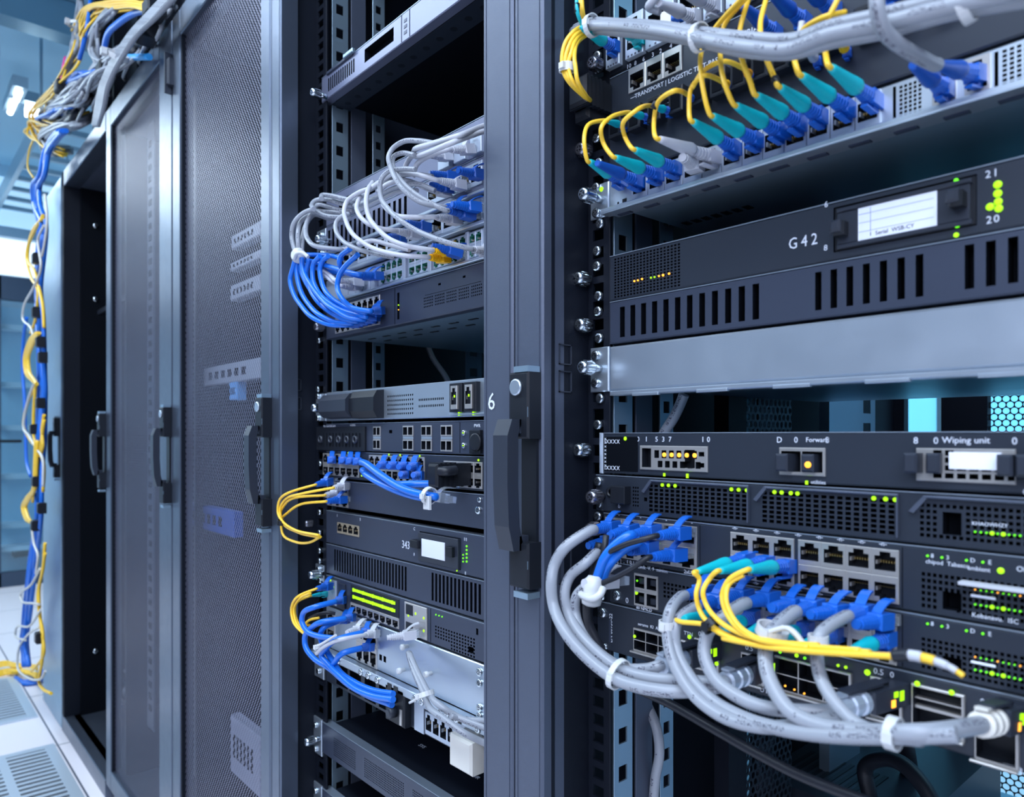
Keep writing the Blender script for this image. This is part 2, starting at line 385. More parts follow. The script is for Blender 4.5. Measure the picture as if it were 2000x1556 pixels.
def conn_parts(kind, bm, tm):
    """meshes of a connector with its tip at the origin and its cable end towards -y"""
    k = (kind, bm.name, tm.name)
    if k in _conn: return _conn[k]
    out = []
    if kind in ('rj', 'rjc', 'rjn'):
        mb = MB(); mb.cbox(-.0058, .0058, -.010, .006, -.0040, .0040, .0006)
        out.append(('contact_tip', mesh_of(mb, 'contact_tip', [CLEAR])))
        mb = MB(); mb.cbox(-.0066, .0066, -.026, -.008, -.0058, .0058, .0014)
        out.append(('plug', mesh_of(mb, 'plug', [CLEAR if kind == 'rjc' else bm])))
        if kind != 'rjc':
            prof = []
            for i in range(7):
                t = -.0255-i*.0028; r = .0058-i*.00024
                prof += [(r, t), (r, t-.0017), (r-.0010, t-.0019), (r-.0010, t-.0027)]
            prof.append((.0036, -.0475))
            mb = MB(); mb.ring(prof, 12, 0, smooth=False); out.append(('strain_boot', mesh_of(mb, 'strain_boot', [bm])))
        mb = MB(); P = [(-.0215,.0050),(-.0180,.0082),(-.0135,.0110),(-.0085,.0130),(-.0035,.0136)]
        for (a, b), (c, d) in zip(P, P[1:]):
            n = len(mb.v); w = .0037
            mb.v += [(-w,a,b),(w,a,b),(w,c,d),(-w,c,d),(-w,a,b+.0013),(w,a,b+.0013),(w,c,d+.0013),(-w,c,d+.0013)]
            for f in ((0,1,2,3),(4,7,6,5),(0,4,5,1),(1,5,6,2),(2,6,7,3),(3,7,4,0)): mb.f.append(tuple(n+i for i in f)); mb.m.append(0); mb.s.append(False)
        out.append(('latch', mesh_of(mb, 'latch', [CLEAR if kind == 'rjc' else bm])))
    elif kind in ('lc', 'lcs'):
        s = 1.0 if kind == 'lc' else .62
        mb = MB(); mb.cbox(-.0050*s, .0050*s, -.016*s, .004, -.0058*s, .0052*s, .001)
        prof = []
        for i in range(5):
            t = -.0155*s-i*.0036*s; r = (.0058-i*.0003)*s
            prof += [(r, t), (r, t-.0026*s), (r-.0007*s, t-.0028*s), (r-.0007*s, t-.0035*s)]
        mb.ring(prof, 10, 0, smooth=False)
        mb.box(-.0024*s, .0024*s, -.022*s, -.004*s, -.0098*s, -.0082*s); mb.box(-.0024*s, .0024*s, -.010*s, -.002*s, -.009*s, -.005*s)
        out.append(('plug', mesh_of(mb, 'plug', [tm])))
        mb = MB(); prof = [(.0054*s, -.033*s), (.0060*s, -.036*s), (.0058*s, -.040*s)]
        for i in range(6):
            t = -.043*s-i*.005*s; r = (.0054-i*.00042)*s
            prof += [(r, t), (r-.0003, t-.0028*s)]
        prof.append((.0026*s, -.074*s)); mb.ring(prof, 12, 0); out.append(('strain_boot', mesh_of(mb, 'strain_boot', [bm])))
    elif kind == 'gland':
        mb = MB(); mb.cbox(-.0085, .0085, -.040, .002, -.0075, .0080, .0015); mb.box(-.005, .005, -.062, -.018, .0095, .0115); mb.box(-.005, .005, -.024, -.018, .0075, .0115)
        out.append(('module_shell', mesh_of(mb, 'module_shell', [GRYP])))
        for nm2, mm2, xx2, yy2, zz2, hh in (('green_lamp', LIME, .0086, -.008, .001, .0035), ('green_lamp', LIME, .0086, -.015, .003, .002), ('amber_lamp', AMBER, .0086, -.018, -.003, .0026)):
            mb = MB(); mb.box(xx2-.0005, xx2+.0004, yy2-.0022, yy2+.0022, zz2-hh, zz2+hh); out.append((nm2, mesh_of(mb, nm2, [mm2])))
        mb = MB(); mb.ring([(.0082,-.040),(.0088,-.042),(.0088,-.046),(.0074,-.047),(.0074,-.050),(.0086,-.051),(.0086,-.057),(.0072,-.058),(.0072,-.061),(.0080,-.062),(.0078,-.068),(.0056,-.069)], 18, 0, smooth=False)
        mb.box(-.0035, .0035, -.070, -.048, .0082, .0100)
        out.append(('cable_gland', mesh_of(mb, 'cable_gland', [bm])))
    _conn[k] = out; return out
LEN = {'rj': .0475, 'rjc': .026, 'rjn': .0475, 'lc': .074, 'lcs': .046, 'gland': .069}
def cable(label, jm, r, path, ends=(), group=None, name='patch_cable', cat='cable', sides=10, n=7, root=None, jname='jacket'):
    """path: [(px,py,y)...] of the jacket. ends: (kind, boot mat, plug mat, tip point (px,py[,y]), which end 0/-1)"""
    W = [at(*p) for p in path]
    if root is None: root = thing(name, label, cat, W[0], group)
    for e in ends:
        kind, bm, tm, tip, w = e[:5]
        T = at(tip[0], tip[1], tip[2] if len(tip) > 2 else YF-.001); P = W[w]; d = (P-T)
        if d.length < 1e-4: d = Vector((0,-1,0))
        d = d.normalized(); end = T+d*(LEN[kind]-.002)
        b = base_of(root)
        for nm, me in conn_parts(kind, bm, tm):
            o = bpy.data.objects.new(nm, me); C.objects.link(o); o.parent = root; o.location = T-b; place(o, T, d)
            if nm == 'strain_boot' and bm is not jm: pass
        # jacket starts inside the boot and leaves along the connector axis
        if w == 0: W = [end, end+d*.006]+[p for p in W[1:]] if len(W) > 1 else [end, end+d*.01]
        else: W = [p for p in W[:-1]]+[end+d*.006, end]
    if len(W) > 1: tube(jname, W, r, jm, root, sides, n)
    return root
def plug_only(label, bm, tm, tip, tail, kind='rj', group=None, y=YF-.05, name='network_plug'):
    T = at(tip[0], tip[1], tip[2] if len(tip) > 2 else YF-.001); P = at(tail[0], tail[1], y); d = (P-T).normalized()
    root = thing(name, label, 'plug', T, group)
    for nm, me in conn_parts(kind, bm, tm):
        o = bpy.data.objects.new(nm, me); C.objects.link(o); o.parent = root; place(o, T, d)
    return root
def tie(label, px, py, y, R, ax, m=TIE, w=.0022, tail=None, name='cable_tie', group=None, squash=1.0):
    """a band of radius R round the cable direction ax (world vector), with its square head"""
    P = at(px, py, y); A = Vector(ax).normalized(); N = A.orthogonal().normalized(); B = A.cross(N)
    mb = MB(); n = 20
    prof = [(R, -w), (R+.0012, -w), (R+.0012, w), (R, w)]
    b = 0
    for i in range(n):
        a = 2*math.pi*i/n
        for rr, t in prof:
            mb.v.append(tuple(P+N*(math.cos(a)*rr)+B*(math.sin(a)*rr*squash)+A*t))
    for i in range(n):
        for k in range(4):
            j = (i+1) % n; l = (k+1) % 4
            mb.f.append((i*4+k, j*4+k, j*4+l, i*4+l)); mb.m.append(0); mb.s.append(False)
    hd = P+Vector((0,-1,0))*(R*.9)+Vector((0,0,1))*(R*.5)
    h = min(w*1.2, .0030, R*.45) if R < .02 else .008; hd = P+Vector((0,-1,0))*(R*(squash if abs(A.z) < .5 else 1))*.95+Vector((0,0,1))*0; mb.box(hd.x-h, hd.x+h, hd.y-h*.8, hd.y+h*.8, hd.z-h, hd.z+h)
    o = mb.build(name, m, None, loc=P); tag(o, label, 'cable tie', group)
    if tail:
        tube('tie_tail', [hd]+[at(*q) for q in tail], w*.6, m, o, 6, 5)
    return o
# ---------------------------------------------------------------- camera, world, lights
cam = bpy.data.cameras.new('camera'); co = bpy.data.objects.new('camera', cam); C.objects.link(co)
cam.sensor_width = 36; cam.lens = 36*FL/2000; cam.shift_y = (HY-778)/2000
co.location = (0, 0, H); co.rotation_euler = (math.pi/2, 0, math.atan2(-FX, FY)); cam.clip_start = .02
cam.dof.use_dof = True; cam.dof.focus_distance = .86; cam.dof.aperture_fstop = 6.3
bpy.context.scene.camera = co
vs = bpy.context.scene.view_settings; vs.view_transform = 'Standard'; vs.look = 'None'; vs.exposure = 0.0; vs.gamma = 1; vs.use_curve_mapping = False
w = bpy.data.worlds.new('world'); bpy.context.scene.world = w; w.use_nodes = True; nt = w.node_tree; bg = nt.nodes['Background']
tc = nt.nodes.new('ShaderNodeTexCoord'); sp = nt.nodes.new('ShaderNodeSeparateXYZ'); nt.links.new(tc.outputs['Generated'], sp.inputs[0])
cr = nt.nodes.new('ShaderNodeValToRGB'); nt.links.new(sp.outputs[2], cr.inputs[0])
mr = nt.nodes.new('ShaderNodeMapRange'); mr.inputs['From Min'].default_value = -1; nt.links.new(sp.outputs[2], mr.inputs['Value']); nt.links.new(mr.outputs['Result'], cr.inputs[0])
e = cr.color_ramp.elements; e[0].position = .2; e[0].color = (.20,.22,.36,1); e[1].position = .85; e[1].color = (.55,.72,1,1)
m_ = e.new(.5); m_.color = (.26,.38,.62,1)
nt.links.new(cr.outputs[0], bg.inputs['Color']); bg.inputs['Strength'].default_value = .40
def area(name, loc, sx, sy_, power, col, rot=(0,0,0)):
    l = bpy.data.lights.new(name, 'AREA'); l.shape = 'RECTANGLE'; l.size = sx; l.size_y = sy_; l.energy = power; l.color = col
    o = bpy.data.objects.new(name, l); C.objects.link(o); o.location = loc; o.rotation_euler = rot; return o
area('aisle_lamp_and_fill', (-.5, -.55, 2.84), 5.4, 0.5, 128, (.72,.85,1))
area('aisle_lamp_and_fill', (.9, -1.5, 2.2), 2.2, 1.2, 60, (.74,.80,1), (math.radians(60), 0, math.radians(20)))  # unseen front fill added to brighten the racks, not a lamp of the aisle
area('far_end_light', (-5.0, -.6, 2.75), 1.6, 1.2, 85, (.80,.92,1))
area('rear_aisle_light', (-.6, 2.3, 2.7), 4.5, 0.5, 60, (.35,.75,1))

# ---------------------------------------------------------------- room
def tilemat():
    m = mat('floor_tile', (.62,.63,.68), .30); nt = m.node_tree; b = nt.nodes['Principled BSDF']
    tc = nt.nodes.new('ShaderNodeTexCoord'); mp = nt.nodes.new('ShaderNodeMapping'); mp.inputs['Location'].default_value = (-.13, .135, 0)
    br = nt.nodes.new('ShaderNodeTexBrick'); br.offset = 0; br.inputs['Scale'].default_value = 1; br.inputs['Brick Width'].default_value = .6; br.inputs['Row Height'].default_value = .6
    br.inputs['Mortar Size'].default_value = .003; br.inputs['Color1'].default_value = (.86,.80,.83,1); br.inputs['Color2'].default_value = (.80,.76,.80,1); br.inputs['Mortar'].default_value = (.10,.11,.14,1)
    nt.links.new(tc.outputs['Object'], mp.inputs[0]); nt.links.new(mp.outputs[0], br.inputs[0]); nt.links.new(br.outputs[0], b.inputs['Base Color']); return m
mb = MB(); mb.box(-6.4, 2.2, -3.0, 3.4, -.05, 0); struct(mb.build('floor', tilemat()))
CEIL = mat('ceiling_blue', (.42,.66,.80), .6); WALLM = mat('wall_blue', (.42,.58,.70), .6)
mb = MB(); mb.box(-6.4, 2.2, -3.0, 3.4, 3.0, 3.05); struct(mb.build('ceiling', CEIL))
mb = MB(); mb.box(-6.4, 2.2, 3.3, 3.4, 0, 3.0); struct(mb.build('wall_rear', mat('rear_wall', (.20,.42,.55), .6)))
# end wall with glazed door, transom window and its dark frame
XW = -6.15
def wl(px, py):
    t = (px-CX)/FL; Z = XW/(FX+t*RX); return Vector((XW, sy(px, XW), H+(HY-py)/FL*Z))
zt, z2, zw, zwt = wl(40,545).z, wl(40,590).z, wl(40,470).z, wl(40,345).z
yl = wl(0,850).y-.02
mb = MB(); mb.box(XW-.25, XW-.2, -3.0, 3.4, 0, 3.0); struct(mb.build('wall_end', WALLM))
DARKF = mat('door_frame_dark', (.05,.075,.12), .4, .4)
dr = thing('door', 'x', 'x', (XW, .6, 0)); del dr['category'], dr['label']; dr.name = 'door_1'; struct(dr)
mb = MB(); mb.box(XW, XW+.06, -2.6, 1.6, z2, zt); mb.box(XW, XW+.06, -2.6, 1.6, .0, .1); mb.box(XW, XW+.06, yl-.10, yl+.02, 0, zt); mb.box(XW, XW+.06, 1.55, 1.6, 0, zt); struct(mb.build('door_frame', DARKF, dr))
GL = mat('door_glass', (.75,.92,1.0), .05, trans=.95)
mb = MB(); mb.box(XW+.02, XW+.028, yl+.02, 1.55, .1, z2); struct(mb.build('door_glass', GL, dr))
mb = MB(); mb.box(XW+.06, XW+.13, yl-.02, yl, 1.0, 1.02); mb.box(XW+.11, XW+.13, yl-.02, yl+.13, 1.0, 1.02); struct(mb.build('door_handle', BLKP, dr))
WIN = mat('bright_window_glass', (.8,.9,1), .2, emit=(.78,.90,1.0), es=1.1)
wn = thing('window', 'x', 'x', (XW, .6, zw)); del wn['category'], wn['label']; wn.name = 'window_1'; struct(wn)
mb = MB(); mb.box(XW-.02, XW, -2.6, 1.6, zt+.02, zw); struct(mb.build('window_pane', WIN, wn))
mb = MB(); mb.box(XW-.02, XW+.07, -2.6, 1.6, zw, zw+.07); struct(mb.build('window_sill', mat('window_bar', (.28,.45,.58), .4), wn))
mb = MB(); mb.box(XW-.10, XW-.08, -2.6, 1.6, zw+.07, zwt); struct(mb.build('window_pane', mat('sky_glass', (.6,.8,.95), .3, emit=(.45,.72,.92), es=.75), wn))
# shelving cabinet seen through the glass of the door
cb = thing('glass_cabinet', 'pale blue shelving cabinet standing behind the glazed door', 'cabinet', (XW-.1, .9, 0))
mb = MB(); mb.box(XW-.18, XW-.16, yl+.03, 1.5, .04, z2-.02); mb.build('back_panel', mat('cabinet_blue', (.35,.62,.80), .45), cb)
for py in (640, 752, 835, 930, 1025, 1070):
    z = wl(50, py).z; mb = MB(); mb.box(XW-.17, XW-.02, yl+.03, 1.5, z-.018, z+.018); mb.build('shelf', mat('shelf_white', (.62,.78,.88), .4), cb)
mb = MB(); mb.box(XW-.14, XW-.04, sy(28, XW), sy(62, XW), wl(50,1088).z, wl(50,1072).z); mb.build('stored_box', GRYP, cb)
# lowered ceiling panel and the open grid ceiling beyond it
SOF = mat('soffit_blue', (.40,.68,.84), .5)
mb = MB(); mb.box(-3.75, -1.4, -1.2, .30, 2.90, 2.99); o = mb.build('ceiling_panel', SOF); struct(o); o.name = 'trim_1'
mb = MB(); mb.box(-3.86, -3.75, -1.2, 1.2, 2.84, 2.99); o = mb.build('trim_2', mat('tray_rail', (.20,.36,.46), .35, .6)); struct(o)
# overhead ladder trays
TRAY = mat('tray_steel', (.36,.52,.62), .35, .6)
def tray(label, xa, xb, ya, yb, z, n, group):
    r = thing('cable_ladder', label, 'cable tray', ((xa+xb)/2, (ya+yb)/2, z), group)
    for y in (ya, yb):
        mb = MB(); mb.box(xa, xb, y-.012, y+.012, z-.05, z+.05); mb.build('side_rail', TRAY, r)
    for i in range(n):
        x = xa+(i+.5)*(xb-xa)/n; mb = MB(); mb.box(x-.015, x+.015, ya, yb, z-.045, z-.02); mb.build('rung', TRAY, r)
    for x in (xa+.2, xb-.2):
        for y in (ya-.024, yb+.024): mb = MB(); mb.box(x-.006, x+.006, y-.006, y+.006, z-.05, 3.0); mb.build('hanger_rod', TRAY, r)
tray('blue-lit cable ladder hung below the ceiling beyond the flat ceiling panel', -6.05, -3.9, .02, .40, 2.72, 9, 'x')
tray('second blue-lit cable ladder hung nearer the rack tops', -6.05, -3.9, .62, .98, 2.62, 9, 'x')
tray('third blue-lit cable ladder hung over the middle of the aisle', -6.05, -3.9, -.75, -.35, 2.72, 9, 'x')
for o in [o for o in C.objects if o.get('group') == 'x']: del o['group']
LAMP = mat('lamp_tube', (1,1,1), .4, emit=(.88,.95,1), es=7)
def lamp(label, p0, p1, r=.03):
    t = thing('ceiling_lamp', label, 'lamp', p0)
    tube('lamp_tube', [Vector(p0), (Vector(p0)+Vector(p1))/2, Vector(p1)], r, LAMP, t, 10, 2)
    mb = MB(); a, b = Vector(p0), Vector(p1); mb.box(min(a.x,b.x)-.03, max(a.x,b.x)+.03, min(a.y,b.y)-.03, max(a.y,b.y)+.03, a.z+r, a.z+r+.05); mb.build('lamp_housing', TRAY, t)
def atX(px, py, X):
    t = (px-CX)/FL; Z = X/(FX+t*RX); return (X, Z*(FY+t*RY), H+(HY-py)/FL*Z)
a = atX(50, 214, -4.3); b = atX(92, 214, -4.3); lamp('short glowing tube lamp beside the left edge of the hanging cable pile', a, (b[0], b[1]+.02, a[2]), .035)
a = atX(28, 200, -4.6); lamp('thin glowing tube lamp pointing down the aisle above the glazed door', a, (a[0]-.16, a[1], a[2]), .014)
a = atX(38, 180, -4.0); lamp('thin glowing tube lamp, uppermost of those seen through the cable ladders', a, (a[0]-.10, a[1], a[2]), .013)
# perforated floor tiles
VENTM = mat('vent_steel', (.60,.68,.76), .35, .5)
def vent(label, x0, x1, y0, y1):
    r = thing('floor_vent', label, 'floor vent', ((x0+x1)/2, (y0+y1)/2, 0), None)
    mb = MB(); f = .03; z = .006
    mb.box(x0, x1, y0, y0+f, 0, z); mb.box(x0, x1, y1-f, y1, 0, z); mb.box(x0, x0+f, y0+f, y1-f, 0, z); mb.box(x1-f, x1, y0+f, y1-f, 0, z)
    for k in (1, 2, 3):
        y = y0+k*(y1-y0)/4; mb.box(x0+f, x1-f, y-.012, y+.012, 0, z)
    mb.build('vent_frame', VENTM, r)
    mb = MB(); mb.box(x0+f, x1-f, y0+f, y1-f, .0005, .0012); mb.build('vent_recess', INNER, r)
    mb = MB(); n = 17
    for i in range(n):
        x = x0+f+(i+.5)*(x1-x0-2*f)/n; mb.box(x-.0085, x+.0085, y0+f, y1-f, .0012, z-.001)
    o = mb.build('grille_slats', VENTM, r)
vent('slotted floor vent, the nearer one at the foot of the mesh-door rack', -2.88, -2.28, -.145, .455)
vent('slotted floor vent, the farther one below the heap of yellow cables', -3.80, -3.20, -.145, .455)

# ---------------------------------------------------------------- racks
ZT, ZB = 1.985, .055
def zY(px, py, y=YD): return at(px, py, y).z
def handle(door, px, lab=None):
    """swing handle standing proud of the door stile"""
    X = fx(px, YD)
    h = MB(); z = [1.1176, 1.093, 1.0666, .9357, .905, .891]
    h.cbox(X-.013, X+.016, YD-.018, YD, z[2]-.02, 1.113, .002); h.cbox(X-.013, X+.016, YD-.018, YD, .898, z[3]+.008, .002)
    h.box(X-.009, X+.013, YD-.004, YD, .90, 1.11)
    o = h.build('handle', BLKP, door)
    l = MB(); Z = [1.066, 1.05, 1.0, .96, .9357]; off = [.030, .036, .036, .034, .028]
    for i in range(4):
        n = len(l.v); a, b = off[i], off[i+1]
        l.v += [(X-.016,YD-a,Z[i]),(X+.006,YD-a,Z[i]),(X+.006,YD-b,Z[i+1]),(X-.016,YD-b,Z[i+1]),(X-.014,YD-a+.014,Z[i]),(X+.006,YD-a+.014,Z[i]),(X+.006,YD-b+.014,Z[i+1]),(X-.014,YD-b+.014,Z[i+1])]
        for f in ((0,1,2,3),(4,7,6,5),(0,4,5,1),(2,6,7,3),(0,3,7,4),(1,5,6,2)): l.f.append(tuple(n+q for q in f)); l.m.append(0); l.s.append(False)
    l.box(X-.012, X+.006, YD-.02, YD-.010, 1.052, 1.066); l.box(X-.012, X+.006, YD-.02, YD-.008, .9357, .950)
    l.build('lever', GRYP, o)
    k = MB(); k.ring([(.0085,0),(.0085,-.002),(.007,-.0028)], 20, 0, Matrix.Translation((X-.001, YD-.018, 1.098))); k.build('lock_cylinder', STEEL, o)
    for a, b in ((1.113, 1.119), (1.068, 1.078), (.918, .926), (.888, .894)): c = MB(); c.box(X-.006, X+.015, YD-.0175, YD-.001, a, b); c.build('latch_plate', STEELB, o)
    return o
def rack_shell(name, label, xa, xb, left_return=True, rear=True):
    r = thing(name, label, 'server rack', ((xa+xb)/2, 1.0, 0))
    mb = MB(); mb.box(xa+.002, xb-.002, YD+.05, 1.48, 1.93, ZT-.006); mb.build('roof_panel', POST, r)
    mb = MB(); mb.box(xa+.002, xb-.002, YD+.03, 1.48, 0, ZB); mb.build('plinth', FRAME, r)
    mb = MB(); mb.box(xa+.002, xa+.010, YD+.05, 1.48, ZB, 1.93); mb.build('side_panel', BLACK, r)
    if rear == 'slot':
        mb = MB(); mb.box(fx(1930, 1.46), xb-.03, 1.460, 1.461, ZB+.04, 1.90); mb.build('rear_door', REARMESH, r)
        mb = MB(); mb.box(fx(1842, 1.46), fx(1932, 1.46), 1.45, 1.47, ZB, 1.93); mb.box(xa+.01, fx(1770, 1.46), 1.45, 1.47, ZB, 1.93); mb.box(xb-.03, xb-.01, 1.45, 1.47, ZB, 1.93); mb.build('rear_frame', BLACK, r)
    elif rear:
        mb = MB(); mb.box(xa+.05, xb-.05, 1.460, 1.461, ZB+.04, 1.90); mb.build('rear_door', REARMESH, r)
        mb = MB(); mb.plate(xa+.010, xb-.010, ZB, 1.93, 1.455, .02, [(xa+.05, xb-.05, ZB+.04, 1.90)], close=False, hm=0); mb.build('rear_frame', BLACK, r)
    return r
def rails(r, xl, xr, m_front=None):
    """left and right 19-inch rails: black slotted front flange, blued steel side flange with slots, posts behind"""
    for side, (xa, xb) in (('l', xl), ('r', xr)):
        holes = []; z = ZB+.02; w = xb-xa
        while z < 1.90:
            holes.append((xa+w*.22, xa+w*.72, z, z+.0115)); z += .0187
        mb = MB(); mb.plate(xa, xb, ZB, 1.93, YF+.0022, .003, holes, c=.0004, hm=0, close=False); mb.build('rail_flange', BLACK, r)
        X = xb if side == 'l' else xa
        for (ya, yb, mm, hz, nm) in ((YF+.016, YF+.046, STEELB, .030, 'rail_side'), (YF+.052, YF+.080, POST, 0, 'depth_post'), (YF+.094, YF+.118, STEELB, .024, 'rear_rail'), (YF+.30, YF+.34, POST, .03, 'rear_rail'), (YF+.60, YF+.66, STEELB, .045, 'rear_rail')):
            mb = MB(); q = MB(); holes = []; z = ZB+.03
            if hz:
                while z < 1.90:
                    holes.append((ya+(yb-ya)*.25, ya+(yb-ya)*.70, z, z+hz*.55)); z += hz*1.25 if hz < .03 else .040
            q.plate(ya, yb, ZB, 1.93, 0, .002, holes, c=.0003, hm=0, close=False)
            Xo = X-.006 if side == 'l' else X+.006
            mb.v = [(Xo-v[1] if side == 'l' else Xo+v[1], v[0], v[2]) for v in q.v]; mb.f, mb.m, mb.s = q.f, q.m, q.s
            mb.build(nm, mm, r)
        mb = MB(); Xo = X-.03 if side == 'l' else X+.03
        mb.box(min(X-.008, Xo) if side == 'l' else X+.008, max(X-.010, Xo) if side == 'l' else Xo+.002, YF+.05, YF+.052, ZB, 1.93); mb.build('rail_web', BLACK, r)
def stile(parent, pxa, pxb, z0, z1, m=None, name='door_stile', y0=YD, d=.03, xa=None, xb=None):
    xa = fx(pxa, y0) if xa is None else xa; xb = fx(pxb, y0) if xb is None else xb
    mb = MB(); mb.cbox(xa, xb, y0, y0+d, z0, z1, .002)
    if xb-xa > .03:       # folded edges: a shallow groove line near each border
        mb.box(xa+.0045, xa+.0060, y0-.0006, y0, z0+.003, z1-.003); mb.box(xb-.0060, xb-.0045, y0-.0006, y0, z0+.003, z1-.003)
    return mb.build(name, m or FRAME, parent)

XA0, XAB, XBC, XCD, XDE = fx(121, YD), fx(207, YD), fx(336, YD), fx(527, YD), fx(1003, YD)
xAr, xBl, xBm0, xBm1 = fx(205, YD), fx(208, YD), fx(216, YD), fx(310, YD)
# rack with no door (farthest)
rA = rack_shell('server_rack', 'farthest rack of the row, open front and empty black interior', XA0, XAB, rear=False)
mb = MB(); mb.box(XA0+.01, XAB-.01, 1.40, 1.41, ZB, 1.93); mb.build('rear_panel', INNER, rA)
stile(rA, 0, 0, ZB, ZT, BLACK, 'front_post', xa=XA0, xb=XA0+.035, d=.05)
stile(rA, 0, 0, ZT-.055, ZT, FRAME, 'top_frame', xa=XA0+.0, xb=XAB-.002, d=.05)
stile(rA, 0, 0, .0, ZB, FRAME, 'bottom_frame', xa=XA0, xb=XAB-.002, d=.05)
X = XA0+.035
mb = MB(); mb.box(X, X+.02, YD+.05, YD+.14, ZB, 1.93); mb.build('inner_post', INNER, rA)
mb = MB(); mb.box(X+.02, X+.03, YD+.14, YD+.30, ZB, 1.93); mb.build('inner_post', INNER, rA)
for py in (468, 602, 1243):
    p = (X+.021, YD+.095, at(155, py, YD+.09).z); o = inst('small_screw', SCREWS, p, rA, (0, 0, math.pi/2)); o.scale = (2.6, 2.6, 2.6)
xs = fx(186, YF+.1); mb = MB(); mb.box(xs, xs+.10, YF+.10, YF+.13, at(190,1330,YF+.1).z, at(190,470,YF+.1).z); mb.build('mounting_rail', STEELB, rA)
mb = MB(); mb.box(xs-.05, xs-.02, YF+.12, YF+.14, ZB+.25, 1.7); mb.build('mounting_rail', POST, rA)
LIT = mat('far_window_glow', (.4,.75,.95), .4, emit=(.5,.82,1), es=.8)
mb = MB(); mb.box(xs-.005, xs+.10, YF+.085, YF+.095, at(190,470,YF+.09).z, at(190,425,YF+.09).z); mb.build('glow_panel', LIT, rA)  # added emissive panel, the far window glow put into its material
mb = MB(); mb.box(X+.1, XAB-.05, YF+.2, YF+.5, .10, .16); mb.build('cable_manager', GRYP, rA)
for k in range(5):
    z = .10+.03*k; tube('loose_lead', [Vector((X+.15, YF+.1, z)), Vector((X+.3, YF+.05+.02*k, z+.07)), Vector((X+.45, YF+.12, z+.02)), Vector((X+.58, YF+.16, z+.05))], .008, (BLKC, GREYC, BLKC)[k % 3], rA, 8)
mb = MB(); mb.box(X+.10, X+.62, YF+.02, YF+.06, at(185,605,YF).z-.008, at(185,605,YF).z+.008); mb.build('cross_bar', BLACK, rA)
handle(rA, 116)
# mesh-door racks
def mesh_door(r, xa, xb, ma, mb_, hpx, hinge=True):
    d = MB(); d.cbox(xa, ma, YD, YD+.028, ZB-.01, ZT-.002, .002); ds = d.build('door', FRAME, r)
    for nm, a, b, z0, z1 in (('door_stile', mb_, xb, ZB-.01, ZT-.002), ('door_rail', ma, mb_, ZT-.060, ZT-.002), ('door_rail', ma, mb_, ZB-.01, ZB+.045)):
        q = MB(); q.cbox(a, b, YD, YD+.028, z0, z1, .002); q.build(nm, FRAME, ds)
    q = MB(); q.box(ma-.004, mb_+.004, YD+.010, YD+.0108, ZB+.04, ZT-.056); q.build('perforated_sheet', DOORMESH, ds)
    for i in range(2):
        q = MB(); q.box((ma, mb_-.006)[i], (ma+.006, mb_)[i], YD+.003, YD+.012, ZB+.045, ZT-.060); q.build('gasket_strip', BLACK, ds)
    handle(ds, hpx)
    if hinge:
        for z in (1.86, .17):
            q = MB(); q.cbox(xb-.016, xb+.016, YD-.012, YD, z-.03, z+.03, .003); q.box(xb-.003, xb+.003, YD-.015, YD, z-.045, z+.045); q.build('hinge', GRYP, ds)
    return ds
rB = rack_shell('server_rack', 'second rack from the far end, its perforated door closed beside the open black rack', XAB, XBC)
mesh_door(rB, XAB+.002, XBC-.004, fx(216, YD), fx(311, YD), 205)
rC = rack_shell('server_rack', 'largest closed perforated-door rack, directly left of the opened cable-filled rack', XBC, XCD)
mesh_door(rC, XBC+.004, XCD-.001, fx(351, YD), fx(509, YD), 331)
# rails and equipment faintly seen behind the mesh
for r, px0, px1, dots in ((rB, 288, 300, True), (rC, 378, 384, False)):
    mb = MB(); xa, xb = fx(px0, YF), fx(px1, YF); mb.box(xa, xb, YF, YF+.004, .25, 1.9); mb.build('mounting_rail', FRAME if dots else POST, r)
    if dots:
        mb = MB(); z = .3
        while z < 1.85: mb.box(xa+(xb-xa)*.3, xb-(xb-xa)*.3, YF-.002, YF, z, z+.016); z += .032
        mb.build('rail_slots', INNER, r)
def backunit(label, px0, px1, y0, y1, m, ref=None):
    ref = ref or px1; z1, z0 = fz(ref, y0), fz(ref, y1); xa, xb = fx(px0), fx(px1)
    t = thing('server_unit', label, 'server', ((xa+xb)/2, YF, z0))
    mb = MB(); mb.plate(xa, xb, z0, z1, YF, .02, [(xa+(xb-xa)*(.1+.12*i), xa+(xb-xa)*(.17+.12*i), z0+(z1-z0)*.3, z0+(z1-z0)*.7) for i in range(6)], .002); mb.build('faceplate', [m, INNER], t)
    mb = MB(); mb.box(xa, xb, YF+.0205, YF+.4, z0+.001, z1-.001); mb.build('chassis', INNER, t)
PW = mat('pale_unit', (.33,.37,.46), .4, .2)
backunit('pale unit behind the large perforated door, level with the gap under the black switch', 398, 508, 697, 738, PW)
backunit('small pale unit behind the large perforated door, topmost there', 452, 508, 430, 458, PW)
backunit('narrow pale unit behind the large perforated door, second from the top', 450, 508, 486, 503, PW)
backunit('small pale unit behind the large perforated door, third from the top', 450, 508, 534, 566, PW)
backunit('vivid blue unit behind the large perforated door, below the handles', 366, 456, 1000, 1050, mat('vivid_unit', (.03,.09,.40), .4))
backunit('pale unit behind the large perforated door near the floor', 450, 508, 1440, 1560, mat('pale_low', (.26,.28,.38), .4, .2))
backunit('light blue narrow unit behind the large perforated door beside its handle', 448, 462, 745, 780, mat('blue_low', (.12,.35,.75), .4))
